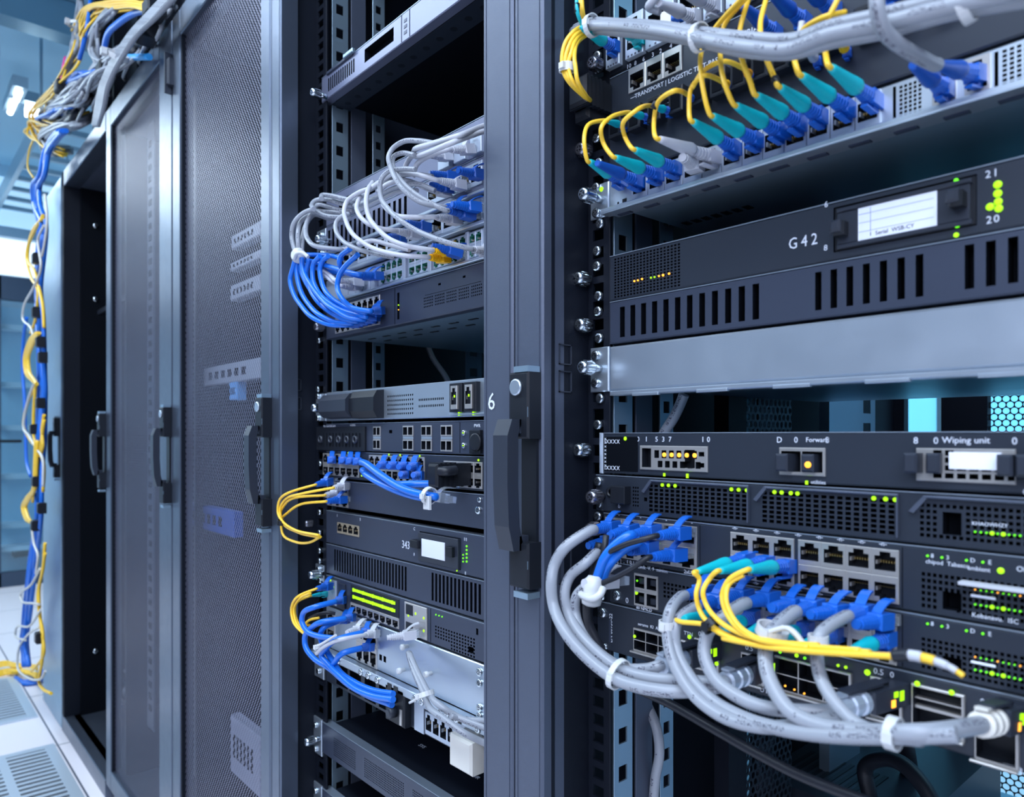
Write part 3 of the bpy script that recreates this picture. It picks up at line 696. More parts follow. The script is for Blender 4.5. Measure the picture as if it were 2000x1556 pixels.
# opened rack in the middle
XRc = -1.157
rD = rack_shell('server_rack', 'opened rack with its door off, packed with switches and white and blue cables', XCD, XDE)
stile(rD, 528, 548, ZB, ZT, FRAME, 'front_post')
mb = MB(); mb.box(XRc-.004, XRc, YD+.03, YF+.006, ZB, 1.93); mb.box(XRc, XRc+.0012, YD+.012, YD+.016, ZB, 1.93); mb.build('reveal_panel', BLACK, rD)
stile(rD, 943, 1001, ZB, ZT, POST, 'front_post', d=.026)
text(rD, '6', fx(953, YD), zY(953, 800), .0262, INKW, YD-.0005, 'rack_number')
rails(rD, (XRc+.0005, fx(635)), (fx(943, YD)-.034, fx(943, YD)-.001))
mb = MB(); X = XRc+.0002
for (ya, yb) in ((738, 762), (774, 800)):
    z1, z0 = at(585, ya, YD+.03).z, at(585, yb, YD+.03).z
    for (a, b, cc, d) in ((YD+.022, YD+.040, z0, z0+.0015), (YD+.022, YD+.040, z1-.0015, z1), (YD+.022, YD+.0235, z0, z1), (YD+.0385, YD+.040, z0, z1)): mb.box(X, X+.0015, a, b, cc, d)
mb.build('keyed_slot', GRYP, rD)
handle(rC, 524)
# right rack
XRr = -.525
rE = rack_shell('server_rack', 'nearest opened rack on the right, with a black swing handle on its post', XDE, .06, rear='slot')
stile(rE, 1004, 1060, ZB, ZT, POST, 'front_post', d=.03)
mb = MB(); mb.box(XRr-.004, XRr, YD+.03, YF+.006, ZB, 1.93); mb.box(XRr, XRr+.0012, YD+.012, YD+.016, ZB, 1.93); mb.build('reveal_panel', BLACK, rE)
rails(rE, (XRr+.0005, fx(1188)), (-.033, .0))
stile(rE, 0, 0, ZB, ZT, POST, 'front_post', xa=.005, xb=.06, d=.05)
mb = MB(); X = XRr+.0002
for (ya, yb, pc) in ((672, 712, 1103), (724, 766, 1103), (1075, 1140, 1105)):
    z1, z0 = at(pc, ya, YD+.03).z, at(pc, yb, YD+.03).z; a0, a1 = sy(1091, X), sy(1115, X); e_ = .0012
    for (a, b, cc, d) in ((a0, a1, z0, z0+e_), (a0, a1, z1-e_, z1), (a0, a0+e_, z0, z1), (a1-e_, a1, z0, z1)): mb.box(X, X+.0015, a, b, cc, d)
mb.build('keyed_slot', GRYP, rE)
handle(rE, 1036)
# perforated liner strips and cable duct inside the right rack
mb = MB(); X = XRr+.03; mb.box(X, X+.001, sy(1438, X), sy(1545, X), ZB, 1.93); mb.build('side_liner', SIDEMESH, rE)
mb = MB(); mb.box(X-.002, X-.001, sy(1460, X), sy(1466, X), ZB, 1.93); mb.build('lit_gap', mat('lit_gap_blue', (.3,.7,.9), .3, .2), rE)  # pale blue strip, the light in the gap put into its colour
X = XRr+.02; mb = MB(); mb.box(X, X+.02, sy(1395, X), sy(1430, X), ZB, 1.93); mb.build('depth_post', BLACK, rE)
X = XRr+.02; mb = MB(); mb.box(X, X+.015, sy(1600, X), sy(1660, X), ZB, 1.93); mb.build('depth_post', STEELB, rE)
# rear wall objects seen through the gaps: bright rear windows
WB = mat('rear_window_glass', (.3,.75,.95), .3, emit=(.16,.62,.92), es=.9)
for i, (pa, pb) in enumerate(((1775, 1835), (1905, 2080))):
    yb = 2.9; o = thing('window', 'x', 'x', (fx(pa, yb), yb, .3)); del o['label'], o['category']; o.name = 'window_%d' % (i+2); struct(o)
    q = MB(); q.box(fx(pa, yb), fx(pb, yb), yb, yb+.02, .05, 2.2); struct(q.build('window_pane', WB, o))
    q = MB(); q.box(fx(pa, yb)-.05, fx(pa, yb), yb-.03, yb+.03, 0, 2.25); q.box(fx(pb, yb), fx(pb, yb)+.05, yb-.03, yb+.03, 0, 2.25); q.box(fx(pa, yb), fx(pb, yb), yb-.03, yb, .55, .62); struct(q.build('window_frame', TRAY, o))
# side cladding beyond the last rack
mb = MB(); mb.cbox(fx(84, YD), fx(119, YD), YD, YD+.5, 0, 1.98, .004); tag(mb.build('end_cabinet', STEELB, None, loc=(fx(100, YD), YD, 0)), 'tall plain blue-grey steel cabinet at the far end of the rack row', 'cabinet')
# ---------------------------------------------------------------- equipment in the middle rack
DX0, DX1 = fx(637), fx(943, YD)-.036
REF = 637
def earD(u, f0=.04, f1=.96, m=None, px0=614, px1=637, scr=((621,.2),(621,.8)), th=None, dark=False, L=.006):
    x0, x1 = fx(px0), fx(px1); mb = MB(); mb.cbox(x0, x1-.0002, YF-.001, YF+.0018, u.Z(f1), u.Z(f0), .0008); mb.build('mounting_ear', m or STEEL, u.root)
    for px, f in scr: u.screw(px, f, SCREW, .001)
    if th is not None: u.thumb(th[0], th[1], dark, L)
# top silver-grey server
u = Unit('server', 'silver-grey server at the top of the opened rack, black window in its front', 'server', REF, 146, 195, DX0, DX1, LAV, body=INNER)
u.x0 = fx(628)
u.slots(641, 694, 13, .22, .74, .6); 
x0, x1 = fx(712), fx(769); u.holes.append((x0, x1, fz(712,123), fz(712,97)))
q = MB(); q.box(fx(784), fx(784.8), YF-.0004, YF, u.zb+.002, u.zt-.002); q.box(fx(800), fx(800.8), YF-.0004, YF, u.zb+.002, u.zt-.002)
q.build('panel_groove', INNER, u.root)
for k in range(3): q = MB(); q.cbox(fx(789), fx(795), YF-.0006, YF, u.Z(.25+.2*k), u.Z(.37+.2*k), .0004); q.build('embossed_mark', SLATE2, u.root)
q = MB(); q.cbox(fx(640), fx(690), YF-.003, YF+.002, u.zt-.0035, u.zt+.0015, .0008); q.build('release_latch', SLATE2, u.root)
q = MB(); q.cbox(fx(676), fx(694), YF-.006, YF-.001, u.zt-.0015, u.zt+.0045, .001); q.build('release_latch', STEELB, u.root)
u.done(); u.thumb(612, .9, False, .012)
q = MB(); q.box(u.x0+.004, u.x1, YF+.016, YF+.050, u.zb-.0006, u.zb+.0006)
for k in range(13):
    xx = u.x0+.03+k*.033; q.ring([(.0055,0),(.0055,.0009)], 12, 1, Matrix.Translation((xx, YF+.033, u.zb-.0008)) @ Matrix.Rotation(math.pi/2, 4, 'X'))
q.build('bottom_lip', [SLATE, BLKP], u.root)
# patch frame with small windows
u = Unit('patch_bay', 'lavender-grey panel directly under the empty slot, small black windows behind white cables', 'network equipment', REF, 387, 443, DX0, DX1, LAV)
for a, b in ((662,686),(707,733)): u.hole(a, b, .30, .62)
u.done()
for px in (862, 893, 925): u.box('keystone_module', px, px+22, .46, .96, PALE, -.006)
# slotted router
u = Unit('router', 'lavender router with a row of black vertical slots and steel ears', 'network equipment', REF, 444, 501, DX0, DX1, LAV)
u.slots(641, 800, 17, .15, .92, .5)
u.ports(836, 943, 5, .12, .72, 1, 'rj', PALE)
u.done(); earD(u, .02, .98, STEEL, 620, 637, ((629,.22),(629,.85)), (622,.55), L=.010)
q = MB(); q.cbox(u.x0, u.x1, YF-.008, YF, u.zb-.0005, u.zb+.004, .001); q.build('front_lip', STEEL, u.root)
# pale switch rows
u = Unit('network_switch', 'pale switch whose ports hold white and blue plugs, above the green-lit sockets', 'network equipment', REF, 502, 546, DX0, DX1, PALE)
u.ports(668, 943, 13, .12, .80, 1, 'rj', PALE); u.done()
q = MB(); q.cbox(u.x0, u.x1, YF-.010, YF, u.zb-.001, u.zb+.0035, .001); q.build('front_lip', STEEL, u.root)
u.led(680, .20, LIME, .007); u.led(813, .55, LIME, .006)
u = Unit('patch_bay', 'pale patch panel with clusters of dark green sockets', 'patch panel', REF, 548, 595, DX0, DX1, PALE)
u.ports(745, 788, 4, .08, .86, 2, 'rj', PALE, inner=GRNC); u.ports(800, 838, 3, .08, .86, 2, 'rj', PALE, inner=GRNC)
u.ports(848, 912, 5, .08, .86, 2, 'rj', PALE, inner=GRNC); u.ports(918, 943, 2, .08, .86, 2, 'rj', PALE, inner=GRNC)
for px in (669, 683, 697, 712, 727): u.box('blank_module', px, px+12, .30, .92, PW, -.002)
for px in (790, 840, 913): u.box('panel_divider', px, px+6, .02, .98, PW, -.004)
u.done()
q = MB(); q.cbox(u.x0, u.x1, YF-.006, YF, u.zb-.001, u.zb+.003, .001); q.build('front_lip', STEEL, u.root)
# black switch with blue cables
u = Unit('network_switch', 'black switch fed by the fan of thick blue cables, bare underside showing', 'network equipment', REF, 598, 664, DX0, DX1, SLATE2, body=STEELB)
u.ports(656, 743, 8, .10, .88, 2, 'rj', NICK)
u.hole(776, 780, .18, .86); u.hole(830, 940, .42, .43)
u.grid(828, 943, 34, .44, .72, 4, .5, .5, lambda i, j: (i % 7 == 6))
for a, f in ((856,.22),(904,.2)): u.hole(a, a+5, f, f+.05)
u.done(); u.led(779, .5, LIME, .002); u.led(779, .62, AMBER, .0016)
q = MB(); q.box(fx(771), fx(771.7), YF-.0003, YF+.0002, u.zb+.002, u.zt-.002); q.build('panel_groove', INNER, u.root)
u.screw(624, .98); u.thumb(617, .62, True, .004)
q = MB()
for i in range(9):
    for j in range(2): q.box(u.x0+.05+i*.045, u.x0+.068+i*.045, YF+.05+j*.03, YF+.055+j*.03, u.zb+.0004, u.zb+.0014)
q.build('underside_slots', BLKP, u.root)
# silver appliance
u = Unit('network_appliance', 'bright silver appliance with a bulky black handle at its left end', 'network equipment', REF, 766, 823, DX0, DX1, STEEL, body=STEELB)
u.grid(757, 809, 13, .20, .86, 5, .5, .42); u.grid(818, 868, 14, .42, .50, 1, .55, .8); u.grid(818, 868, 14, .60, .68, 1, .55, .8)
for a in (886, 914):
    u.box('port_housing', a, a+24, .10, .86, BLKP, -.007)
    me = port_mesh(.0140, .030, 'rj', NICK); inst('network_port', me, ((u.X(a)+u.X(a+24))/2, YF-.0082, u.Z(.48)), u.root)
    led(u.root, (u.X(a)+u.X(a+24))/2, u.Z(.90), LIME, .0028, .005, YF-.001)
    led(u.root, (u.X(a)+u.X(a+24))/2+.003, u.Z(.45), LIME, .0018, .003, YF-.0102)
# handle: chamfered prism
x0, x1 = u.X(648), u.X(750); zc0, zc1 = u.Z(.93), u.Z(.10); h = zc1-zc0
q = MB(); pr = [(0,0,.06),(0,.12,.0),(.02,.25,.0)]
def prism(q, x0, x1, prof):
    n = len(prof); b = len(q.v)
    for x in (x0, x1):
        for y, z in prof: q.v.append((x, y, z))
    for i in range(n):
        j = (i+1) % n; q.f.append((b+i, b+n+i, b+n+j, b+j)); q.m.append(0); q.s.append(False)
    q.f.append(tuple(b+i for i in range(n))); q.m.append(0); q.s.append(False); q.f.append(tuple(b+n+i for i in range(n))[::-1]); q.m.append(0); q.s.append(False)
prism(q, x0, x0+(x1-x0)*.55, [(YF,zc0),(YF-.016,zc0+.002),(YF-.024,zc0+h*.28),(YF-.024,zc0+h*.72),(YF-.016,zc1-.002),(YF,zc1)])
q.build('pull_handle', GRYP, u.root)
q = MB(); prism(q, x0+(x1-x0)*.55, x1, [(YF,zc0-.001),(YF-.012,zc0),(YF-.018,zc0+h*.25),(YF-.018,zc0+h*.75),(YF-.012,zc1),(YF,zc1+.001)]); q.build('handle_block', BLKP, u.root)
q = MB(); q.box(x0-.006, x0+.004, YF-.012, YF-.006, zc0+h*.40, zc0+h*.62); q.build('handle_pin', SLATE2, u.root)
u.done(); earD(u, .04, .98, STEEL, 618, 637, ((623,.12),(623,.88)), (614,.55), L=.012)
u.text('>', 643, .28, .006, INKD); u.text('>', 643, .92, .006, INKD)
q = MB(); q.cbox(fx(884), u.x1, YF-.006, YF, u.Z(.93), u.Z(.90), .0004); q.build('front_lip', STEEL, u.root)
u_ = u
s = inst('rack_screw', SCREW, (fx(622), YF, fz(622, 760)), u.root)
# dark patch switch
u = Unit('network_switch', 'dark blue-grey switch with four-port blocks, under the silver appliance', 'network equipment', REF, 828, 879, DX0, DX1, SLATE2)
u.box('end_module', 622, 716, .12, 1.0, BLKP, -.004)
for i in range(5): q = MB(); xx = u.X((632,652,668,684,700)[i]); q.ring([(.0060,0),(.0060,-.004),(.004,-.004),(.004,-.001)], 16, 0, Matrix.Translation((xx, YF-.004, u.Z(.58))), caps=False); q.build('ring_pull', GRYP, u.root)
for i in range(12): q = MB(); xx = u.X(637)+(u.X(714)-u.X(637))*i/12; q.box(xx, xx+.0011, YF-.006, YF-.004, u.Z(.85), u.Z(.35)); q.build('rib', BLKP, u.root)
for a, b, n in ((730, 744, 2), (788, 808, 2), (824, 844, 2), (862, 884, 2)):
    u.ports(a, b, n, .12, .46, 1, 'blk', NICK); u.ports(a, b, n, .56, .92, 1, 'blk', NICK, flips=[True])
    u.box('link_strip', a, b, .47, .55, STEEL, -.0012, .002, .0002)
u.hole(760, 766, .25, .36); u.done()
for k in (0, 1):
    o = u.screw(907, .36+.37*k, SCREWS, .0); led(u.root, u.X(908.5), u.Z(.36+.37*k), LIME, .0018, None, YF-.003)
q = MB(); q.box(fx(898), fx(898.7), YF-.0003, YF+.0002, u.zb+.002, u.zt-.002); q.build('panel_groove', INNER, u.root)
u.text('SLA  BLACKBOARD', 632, .14, .0062, INKW, sx=.8); u.text('N SERIES', 684, .10, .0045, INKW); u.text('PWR', 926, .20, .006, INKW)
u.box('side_module', 922, 943, .28, .95, BLKP, -.005)
q = MB(); q.ring([(.011,0),(.011,-.003),(.009,-.003)], 20, 0, Matrix.Translation((u.X(938), YF-.006, u.Z(.62)))); q.build('round_port', BLKP, u.root)
# black switch with blue plugs
u = Unit('network_switch', 'black switch with green pinpoint lights and pairs of blue plugs', 'network equipment', REF, 881, 932, DX0, DX1, SLATE)
u.ports(632, 702, 6, .08, .90, 2, 'rj', NICK); u.ports(722, 830, 9, .08, .90, 2, 'rj', NICK); u.ports(868, 943, 5, .16, .92, 2, 'rj', NICK)
for px, f in ((681,.03),(697,.03),(760,.04),(782,.04),(820,.04),(935,.10),(707,.82)): u.led(px, f, LIME, .0030)
for px, f in ((840,.35),(840,.60)): u.text('■', px, f, .005, INKW)
u.done()
for i, px in enumerate((650, 672, 686, 700)): 
    plug_only('blue network plug, %s of those at the left end of the black pinpoint-light switch' % ('first', 'second', 'third', 'fourth')[i], BLUE, BLUE, (px, 898+i*1.0), (px-10, 898+i*1.0), 'rj', None)
for i, px in enumerate((755, 775, 795, 815)):
    plug_only('blue network plug in the upper socket row, %s from the left under the pinpoint lights' % ('first', 'second', 'third', 'fourth')[i], BLUE, BLUE, (px, 907+i*.8), (px-24, 911+i*.8), 'rj', None)
plug_only('blue network plug in the lower sockets, left of the two below the row of four', BLUE, BLUE, (797, 927), (775, 925)); plug_only('blue network plug in the lower sockets, right of the two below the row of four', BLUE, BLUE, (822, 929), (800, 927))
t = thing('power_connector', 'black ribbed connector at the right end of the pinpoint-light switch', 'connector', at(905, 925, YF-.03))
q = MB(); p = at(905, 925, YF-.002); q.cbox(p.x-.004, p.x+.016, YF-.055, YF-.002, p.z-.014, p.z+.014, .003)
for i in range(4): q.box(p.x-.005, p.x+.017, YF-.050+.007*i, YF-.047+.007*i, p.z-.0155, p.z+.0155)
q.build('connector_body', BLKP, t)
tube('power_lead', [at(890, 918, YF-.03), at(872, 920, YF-.045), at(858, 920, YF-.05)], .006, BLKC, t)
# plain dark blank
u = Unit('blank_panel', 'plain dark slate unit behind the yellow loops and the tied clear plug', 'rack panel', REF, 936, 987, DX0, DX1, SLATE2)
u.ports(641, 681, 3, .06, .96, 2, 'rj', NICK); u.done(); u.screw(936, .45, SCREW); u.screw(938, .15, SCREWS)
# 343 panel
u = Unit('network_appliance', 'slate appliance printed 343 with a small display and four sockets', 'network equipment', REF, 996, 1059, DX0, DX1, SLATE2)
u.ports(660, 702, 4, .30, .62, 1, 'rj', mat('brass_plate', (.50,.42,.30), .4, .7)); 
u.text('343', 785, .66, .0155, INKW, sx=.9)
for s, px, f in (('1', 658, .14), ('5', 703, .14), ('C', 808, .14), ('8', 808, .80), ('1/1', 906, .18), ('II', 908, .98)): u.text(s, px, f, .006, INKW)
u.hole(820, 900, .14, .90)
u.done()
u.box('display_bezel', 821, 899, .16, .88, GRYP, -.004); u.box('display', 829, 874, .30, .74, LABELW, -.0050, -.004, .0003)
u.box('button', 812, 826, .36, .56, BLKP, -.010); u.box('button', 880, 893, .36, .60, BLKP, -.009)
for k in range(5): u.led(912, .30+.09*k, GREEN, .0028)
for k in range(3): u.led(905, .52+.08*k, GREEN, .0022)
u.led(893, .93, LIME, .002)
for y in (1016, 1046): pass
# vent unit
u = Unit('fan_unit', 'slate fan unit with two long blocks of fine black slots', 'network equipment', REF, 1061, 1119, DX0, DX1, SLATE2)
u.slots(653, 797, 26, .12, .82, .55); u.slots(843, 943, 13, .10, .86, .55); u.done()
# green text unit
u = Unit('network_switch', 'switch with two glowing green bars above a row of sockets', 'network equipment', REF, 1122, 1180, DX0, DX1, SLATE2)
u.box('left_module', 641, 658, .10, .92, PALE, -.002); u.box('left_module', 664, 676, .12, .9, GRYP, -.003)
u.box('display_panel', 686, 780, .06, .60, BLKP, -.0012); u.ports(686, 780, 8, .62, .92, 1, 'rj', NICK, flips=[True])
for j, f in enumerate((.20, .42)):
    for i in range(22): u.led(692+i*3.8, f, LIME, .0042, .0042 if i % 5 else .0052).location.y -= .0012
u.box('socket_module', 792, 835, .06, .94, NICK, -.002)
for (a, f0, f1) in ((795,.10,.40),(795,.60,.90)): u.box('socket', a, a+14, f0, f1, BLKP, -.0025)
for (px, f) in ((814,.30),(830,.35),(830,.70),(800,.42)): u.led(px, f, LIME, .0040).location.y -= .0014
for px, f in ((648,.12),(649,.36),(648,.86),(668,.72)): u.led(px, f, LIME, .0055 if f == .36 else .0035).location.y -= .002
u.grid(850, 930, 15, .42, .95, 6, .55, .55, lambda i, j: (j < 2 and i < 6))
u.hole(915, 925, .70, .85); u.hole(930, 934, .18, .34)
for px in (852, 858, 864): u.led(px, .16, GREEN, .002)
q = MB(); q.box(fx(841), fx(841.6), YF-.0003, YF+.0002, u.zb+.002, u.zt-.002); q.build('panel_groove', INNER, u.root)
u.done(); earD(u, -.28, .28, STEEL, 617, 633, ((624,-.12),(627,.25)), (608,-.02), L=.010)
# silver blank unit
u = Unit('blank_panel', 'broad silver blank unit crossed by two tied white cables', 'rack panel', REF, 1182, 1262, DX0, DX1, STEEL)
u.ports(640, 655, 1, .10, .80, 2, 'rj', NICK); u.ports(697, 737, 3, .08, .98, 2, 'rj', NICK)
for k in (0, 1): u.hole(741+k*8, 746+k*8, .62, .75)
u.done(); q = MB(); q.cbox(u.x0, u.x1, YF-.012, YF, u.zb-.012, u.zb+.0, .001); lipo = q.build('front_lip', STEEL, u.root)
zl = u.zb-.006
for px in (648, 662, 706, 720, 738, 812, 825, 862, 874, 893, 935): o = inst('lip_screw', SCREW, (fx(px, YF-.012), YF-.012, zl), u.root)
for px in (757, 769, 882, 893): q = MB(); q.cbox(fx(px, YF-.012), fx(px+8, YF-.012), YF-.0128, YF-.012, zl-.005, zl+.003, .0002); q.build('lip_socket', BLKP, u.root)
for px, f in ((797,.20),(790,.72),(843,.55)):
    p = Vector((u.X(px), YF, u.Z(f))); q = MB(); q.ring([(.0028,0),(.003,-.006),(.0042,-.007),(.0042,-.011),(.003,-.012)], 14, 0, Matrix.Translation(p)); q.build('cable_clip', TIE, u.root)
earD(u, .92, 1.85, STEEL, 615, 633, ((624,1.68),), (607,1.15), L=.010)
for f in (.15,.35,.8,.95): u.screw(938, f, SCREW)
# black-and-silver lower switch
u = Unit('network_switch', 'lowest cabled switch, black left half with open bays and silver right half with sockets', 'network equipment', REF, 1279, 1330, DX0, DX1, SLATE, body=STEELB)
for a in (657, 683, 712, 740): u.hole(a, a+22, .12, .88)
u.ports(832, 905, 5, .22, .92, 1, 'rj', PALE); u.done()
u.box('silver_section', 811, 829, -.25, .98, PALE, -.002); u.box('silver_strip', 829, 943, -.15, .16, PALE, -.002)
q = MB(); q.cbox(u.X(911), u.X(925)+.03, YF-.028, YF-.002, u.Z(1.02), u.Z(.1), .003); q.build('cream_block', CREAM, u.root)
q = MB(); q.cbox(u.X(766), u.X(803), YF-.012, YF-.001, u.Z(.98), u.Z(-.22), .002); q.build('connector_bay', BLKP, u.root)
for f in (.0, .45): q = MB(); q.ring([(.008,0),(.008,-.01),(.005,-.012)], 14, 0, Matrix.Translation((u.X(785), YF-.012, u.Z(f+.12)))); q.build('round_socket', GRYP, u.root)
q = MB(); q.box(u.X(796), u.X(800), YF-.0135, YF-.012, u.Z(.9), u.Z(.4)); q.build('metal_clip', NICK, u.root)
# two servers at the bottom
def lowserver(label, yt, yb, grilles, y):
    u = Unit('server', label, 'server', REF, yt, yb, fx(628), DX1, SLATE2, body=BLACK)
    for a, b, n in grilles: u.grid(a, b, n, .22, .80, 9, .55, .5)
    u.done(.0018); earD(u, -.05, 1.12, STEEL, 613, 629, ((618,.22),(618,.98)), (600,.55), L=.012); return u
u = lowserver('black low server near the floor of the opened rack, steel ear at its left', 1414, 1476, ((652, 695, 22), (712, 790, 26), (806, 850, 14)), 0)
for i, (px, py) in enumerate(((706, 1446), (795, 1504))):
    p = at(px, py, YF+.10); t_ = text(u.root, ('SYS', 'PWR')[i], 0, 0, .01, INKW)
    t_.rotation_euler = (0, 0, 0); t_.location = Vector((u.X(px)+.05, YF+.07, u.zt-.0008))-base_of(u.root)
u = lowserver('lowest black server, cut off by the bottom of the frame', 1545, 1606, ((652, 700, 20),), 0)
# small printed plates on free rail screws
for i, (py, cl) in enumerate(((1075, 0), (1095, 0), (1000, 0), (1040, 0))):
    o = inst('rack_screw', SCREW, (fx(624), YF+.001, fz(624, py)), rD)
inst('thumb_screw', THUMBD, (fx(612), YF+.001-.004, fz(612, 1021)), rD)
inst('rack_screw', SCREW, (fx(625), YF+.001, fz(625, 905)), rD)

# ---------------------------------------------------------------- equipment in the right rack
EX0, EX1 = fx(1190), -.034
RR = 1190
def earE(u, px0=1155, px1=1190, f0=.02, f1=.98, m=None, scr=(), th=None, dark=False, L=.006):
    mb = MB(); mb.cbox(fx(px0), fx(px1)-.0002, YF-.0010, YF+.0018, u.Z(f1), u.Z(f0), .001); mb.build('mounting_ear', m or STEEL, u.root)
    for px, f in scr: u.screw(px, f, SCREW, .001)
    if th: u.thumb(th[0], th[1], dark, L)
def railscrew(px, py, me=None, L=0): return inst('rack_screw' if me is None else 'thumb_screw', me or SCREW, (fx(px), YF+.001-L, fz(px, py)), rE, (0, random.random(), 0))
# keystone panel at the top
u = Unit('patch_bay', 'topmost black frame of the right rack holding pale snap-in socket modules', 'patch panel', RR, 52, 152, EX0, EX1, BLACK)
kx = [(1190,1216),(1228,1262),(1267,1322),(1330,1372),(1380,1416),(1424,1478),(1486,1548),(1556,1624),(1632,1708),(1716,1800)]
for i, (a, b) in enumerate(kx):
    w = u.X(b)-u.X(a); zc = u.Z(.80)
    u.holes.append((u.X(a)+.0005, u.X(b)-.0005, u.Z(.86), u.Z(.10)))
    me = port_mesh(w, u.Z(.08)-u.Z(.88), 'rj', PALE); inst('keystone_module', me, ((u.X(a)+u.X(b))/2, YF-.004, u.Z(.48)), u.root)
    q = MB()
    for k in range(4): q.box(u.X(a)+w*(.15+.2*k), u.X(a)+w*(.15+.2*k)+.0018, YF-.0060, YF-.0055, u.Z(.86), u.Z(.83))
    q.build('module_mark', INKD, u.root)
u.done(); u.screw(1168, .47, SCREW); u.thumb(1156, .75, True, .005)
# three-port panel
u = Unit('patch_bay', 'black panel with three nickel sockets and white numbering above them', 'patch panel', RR, 154, 246, EX0, EX1, SLATE)
u.ports(1229, 1333, 3, .02, .52, 1, 'rj', NICK, flips=[True])
for i, (ch, px) in enumerate(zip(('10','8','6','3','2','4','5'), (1224,1239,1255,1273,1288,1308,1325))): u.text(ch, px, -.02+.001*i, .0060, INKW)
u.text('TRANSPORT | LOGISTIC TEST-PASS', 1240, .66, .0062, INKW); u.text('—', 1232, .66, .007, INKW)
u.text('SERIAL', 1445, .42, .007, INKW); u.hole(1434, 1446, .20, .30)
u.done(); railscrew(1168, 170); railscrew(1181, 216)
# receptacle bay
u = Unit('patch_bay', 'black bay of hooded receptacles behind the curved yellow fibres', 'patch panel', RR, 248, 350, EX0, EX1, SLATE)
for i, px in enumerate((1203, 1240, 1278, 1320, 1362, 1400, 1440, 1480, 1520, 1570, 1620, 1680, 1745, 1820)):
    w = .0155; x = u.X(px)
    q = MB(); q.cbox(x, x+w, YF-.012, YF, u.Z(.34), u.Z(-.10), .001); q.build('receptacle_hood', BLKP, u.root)
    q = MB(); q.box(x+.003, x+w-.003, YF-.0126, YF-.012, u.Z(.28), u.Z(-.02)); q.build('receptacle_mouth', INNER, u.root)
u.done(); railscrew(1165, 270); railscrew(1152, 298, THUMBD, .004); railscrew(1170, 318)
# silver transceiver unit
u = Unit('network_switch', 'silver switch on the right whose front row takes teal-booted fibres and vent hexagons', 'network equipment', RR, 353, 420, EX0, EX1, STEEL, body=STEELB)
sx = [1236,1268,1300,1336,1374,1412,1452,1492,1534,1578,1624,1672,1722]
for i in range(12):
    w = u.X(sx[i+1])-u.X(sx[i])-.0006; me = port_mesh(w, u.Z(.06)-u.Z(.80), 'rj', PALE)
    u.holes.append((u.X(sx[i])+.001, u.X(sx[i+1])-.0016, u.Z(.78), u.Z(.08)))
    inst('network_port', me, (u.X(sx[i])+w/2+.0003, YF-.001, u.Z(.43)), u.root)
    q = MB()
    for k in range(3): q.box(u.X(sx[i])+w*(.15+.28*k), u.X(sx[i])+w*(.15+.28*k)+.0028, YF-.0006, YF-.0001, u.Z(.93), u.Z(.88))
    q.build('bottom_contacts', INKD, u.root)
u.grid(1757, 1803, 5, .10, .90, 9, .62, .66); u.ports(1822, 1868, 1, .10, .88, 1, 'rj', NICK); u.ports(1885, 1935, 1, .08, .86, 1, 'rj', NICK); u.grid(1958, 2060, 7, .08, .90, 9, .62, .66)
u.hole(1744, 1750, .10, .92); u.hole(1942, 1950, .10, .92)
u.done(); earE(u, 1154, 1190, .0, 1.0, STEEL, ((1167,.10),(1168,.85)), (1141,.48), L=.014)
u.led(1176, .18, LIME, .0062); u.hole(1216,1224,.60,.72)
q = MB(); q.box(u.X(1216), u.X(1224), YF-.0004, YF+.0003, u.Z(.78), u.Z(.66)); q.box(u.X(1206), u.X(1209), YF-.0004, YF+.0003, u.Z(.80), u.Z(.70)); q.build('reset_hole', BLKP, u.root)
q = MB(); q.cbox(u.x0, u.x1, YF-.014, YF, u.zb-.002, u.zb+.003, .001); q.box(u.x0, u.x1, YF-.0138, YF-.004, u.zb-.0025, u.zb-.002); q.build('front_lip', STEEL, u.root)
q = MB()
for k in range(14): q.box(u.x0+.012+k*.033, u.x0+.028+k*.033, YF-.0015, YF+.004, u.zb-.0032, u.zb-.0022)
q.build('lip_slots', SLATE2, u.root)
q = MB()
for k in range(7): q.cbox(u.x0+.03+k*.012, u.x0+.037+k*.012, YF+.08, YF+.092, u.zb+.0004, u.zb+.0011, .0001)
q.build('underside_slots', BLKP, u.root)
# 642 unit
u = Unit('network_appliance', 'slate appliance printed G42 with a ruled white label window and bright green lights', 'network equipment', RR, 501, 589, EX0, EX1, SLATE, body=SLATE2)
u.grid(1200, 1331, 20, .05, .94, 14, .60, .60)
u.text('G42', 1540, .655, .0130, INKW, sx=.85, sp=1.5); u.text('6', 1610, .06, .0065, INKW); u.text('8', 1609, .80, .0065, INKW); u.text('21', 1924, .20, .0072, INKW, sp=1.2); u.text('20', 1926, .87, .0072, INKW, sp=1.2)
u.hole(1628, 1908, .10, .86)
u.done()
u.box('label_holder', 1630, 1906, .12, .84, BLKP, .000, .010); u.box('holder_frame', 1637, 1900, .15, .22, GRYP, -.003); u.box('holder_frame', 1637, 1900, .76, .83, GRYP, -.003)
u.box('label_end', 1637, 1676, .22, .76, GRYP, -.002); u.box('label_end', 1832, 1896, .22, .76, GRYP, -.002)
lb = u.box('paper_label', 1678, 1832, .22, .76, LABELW, -.0022, -.001, .0002)
q = MB()
for f in (.33, .47, .62): q.box(u.X(1680), u.X(1826), YF-.00245, YF-.0022, u.Z(f)-.00012, u.Z(f)+.00012)
q.box(u.X(1702), u.X(1703.2), YF-.00245, YF-.0022, u.Z(.64), u.Z(.24)); q.build('ruled_lines', mat('pale_ruling', (.38,.41,.55), .6), u.root)
t_ = u.text('1  Serial  WSB-CY', 1700, .715, .0042, INKD); t_.location.y -= .002
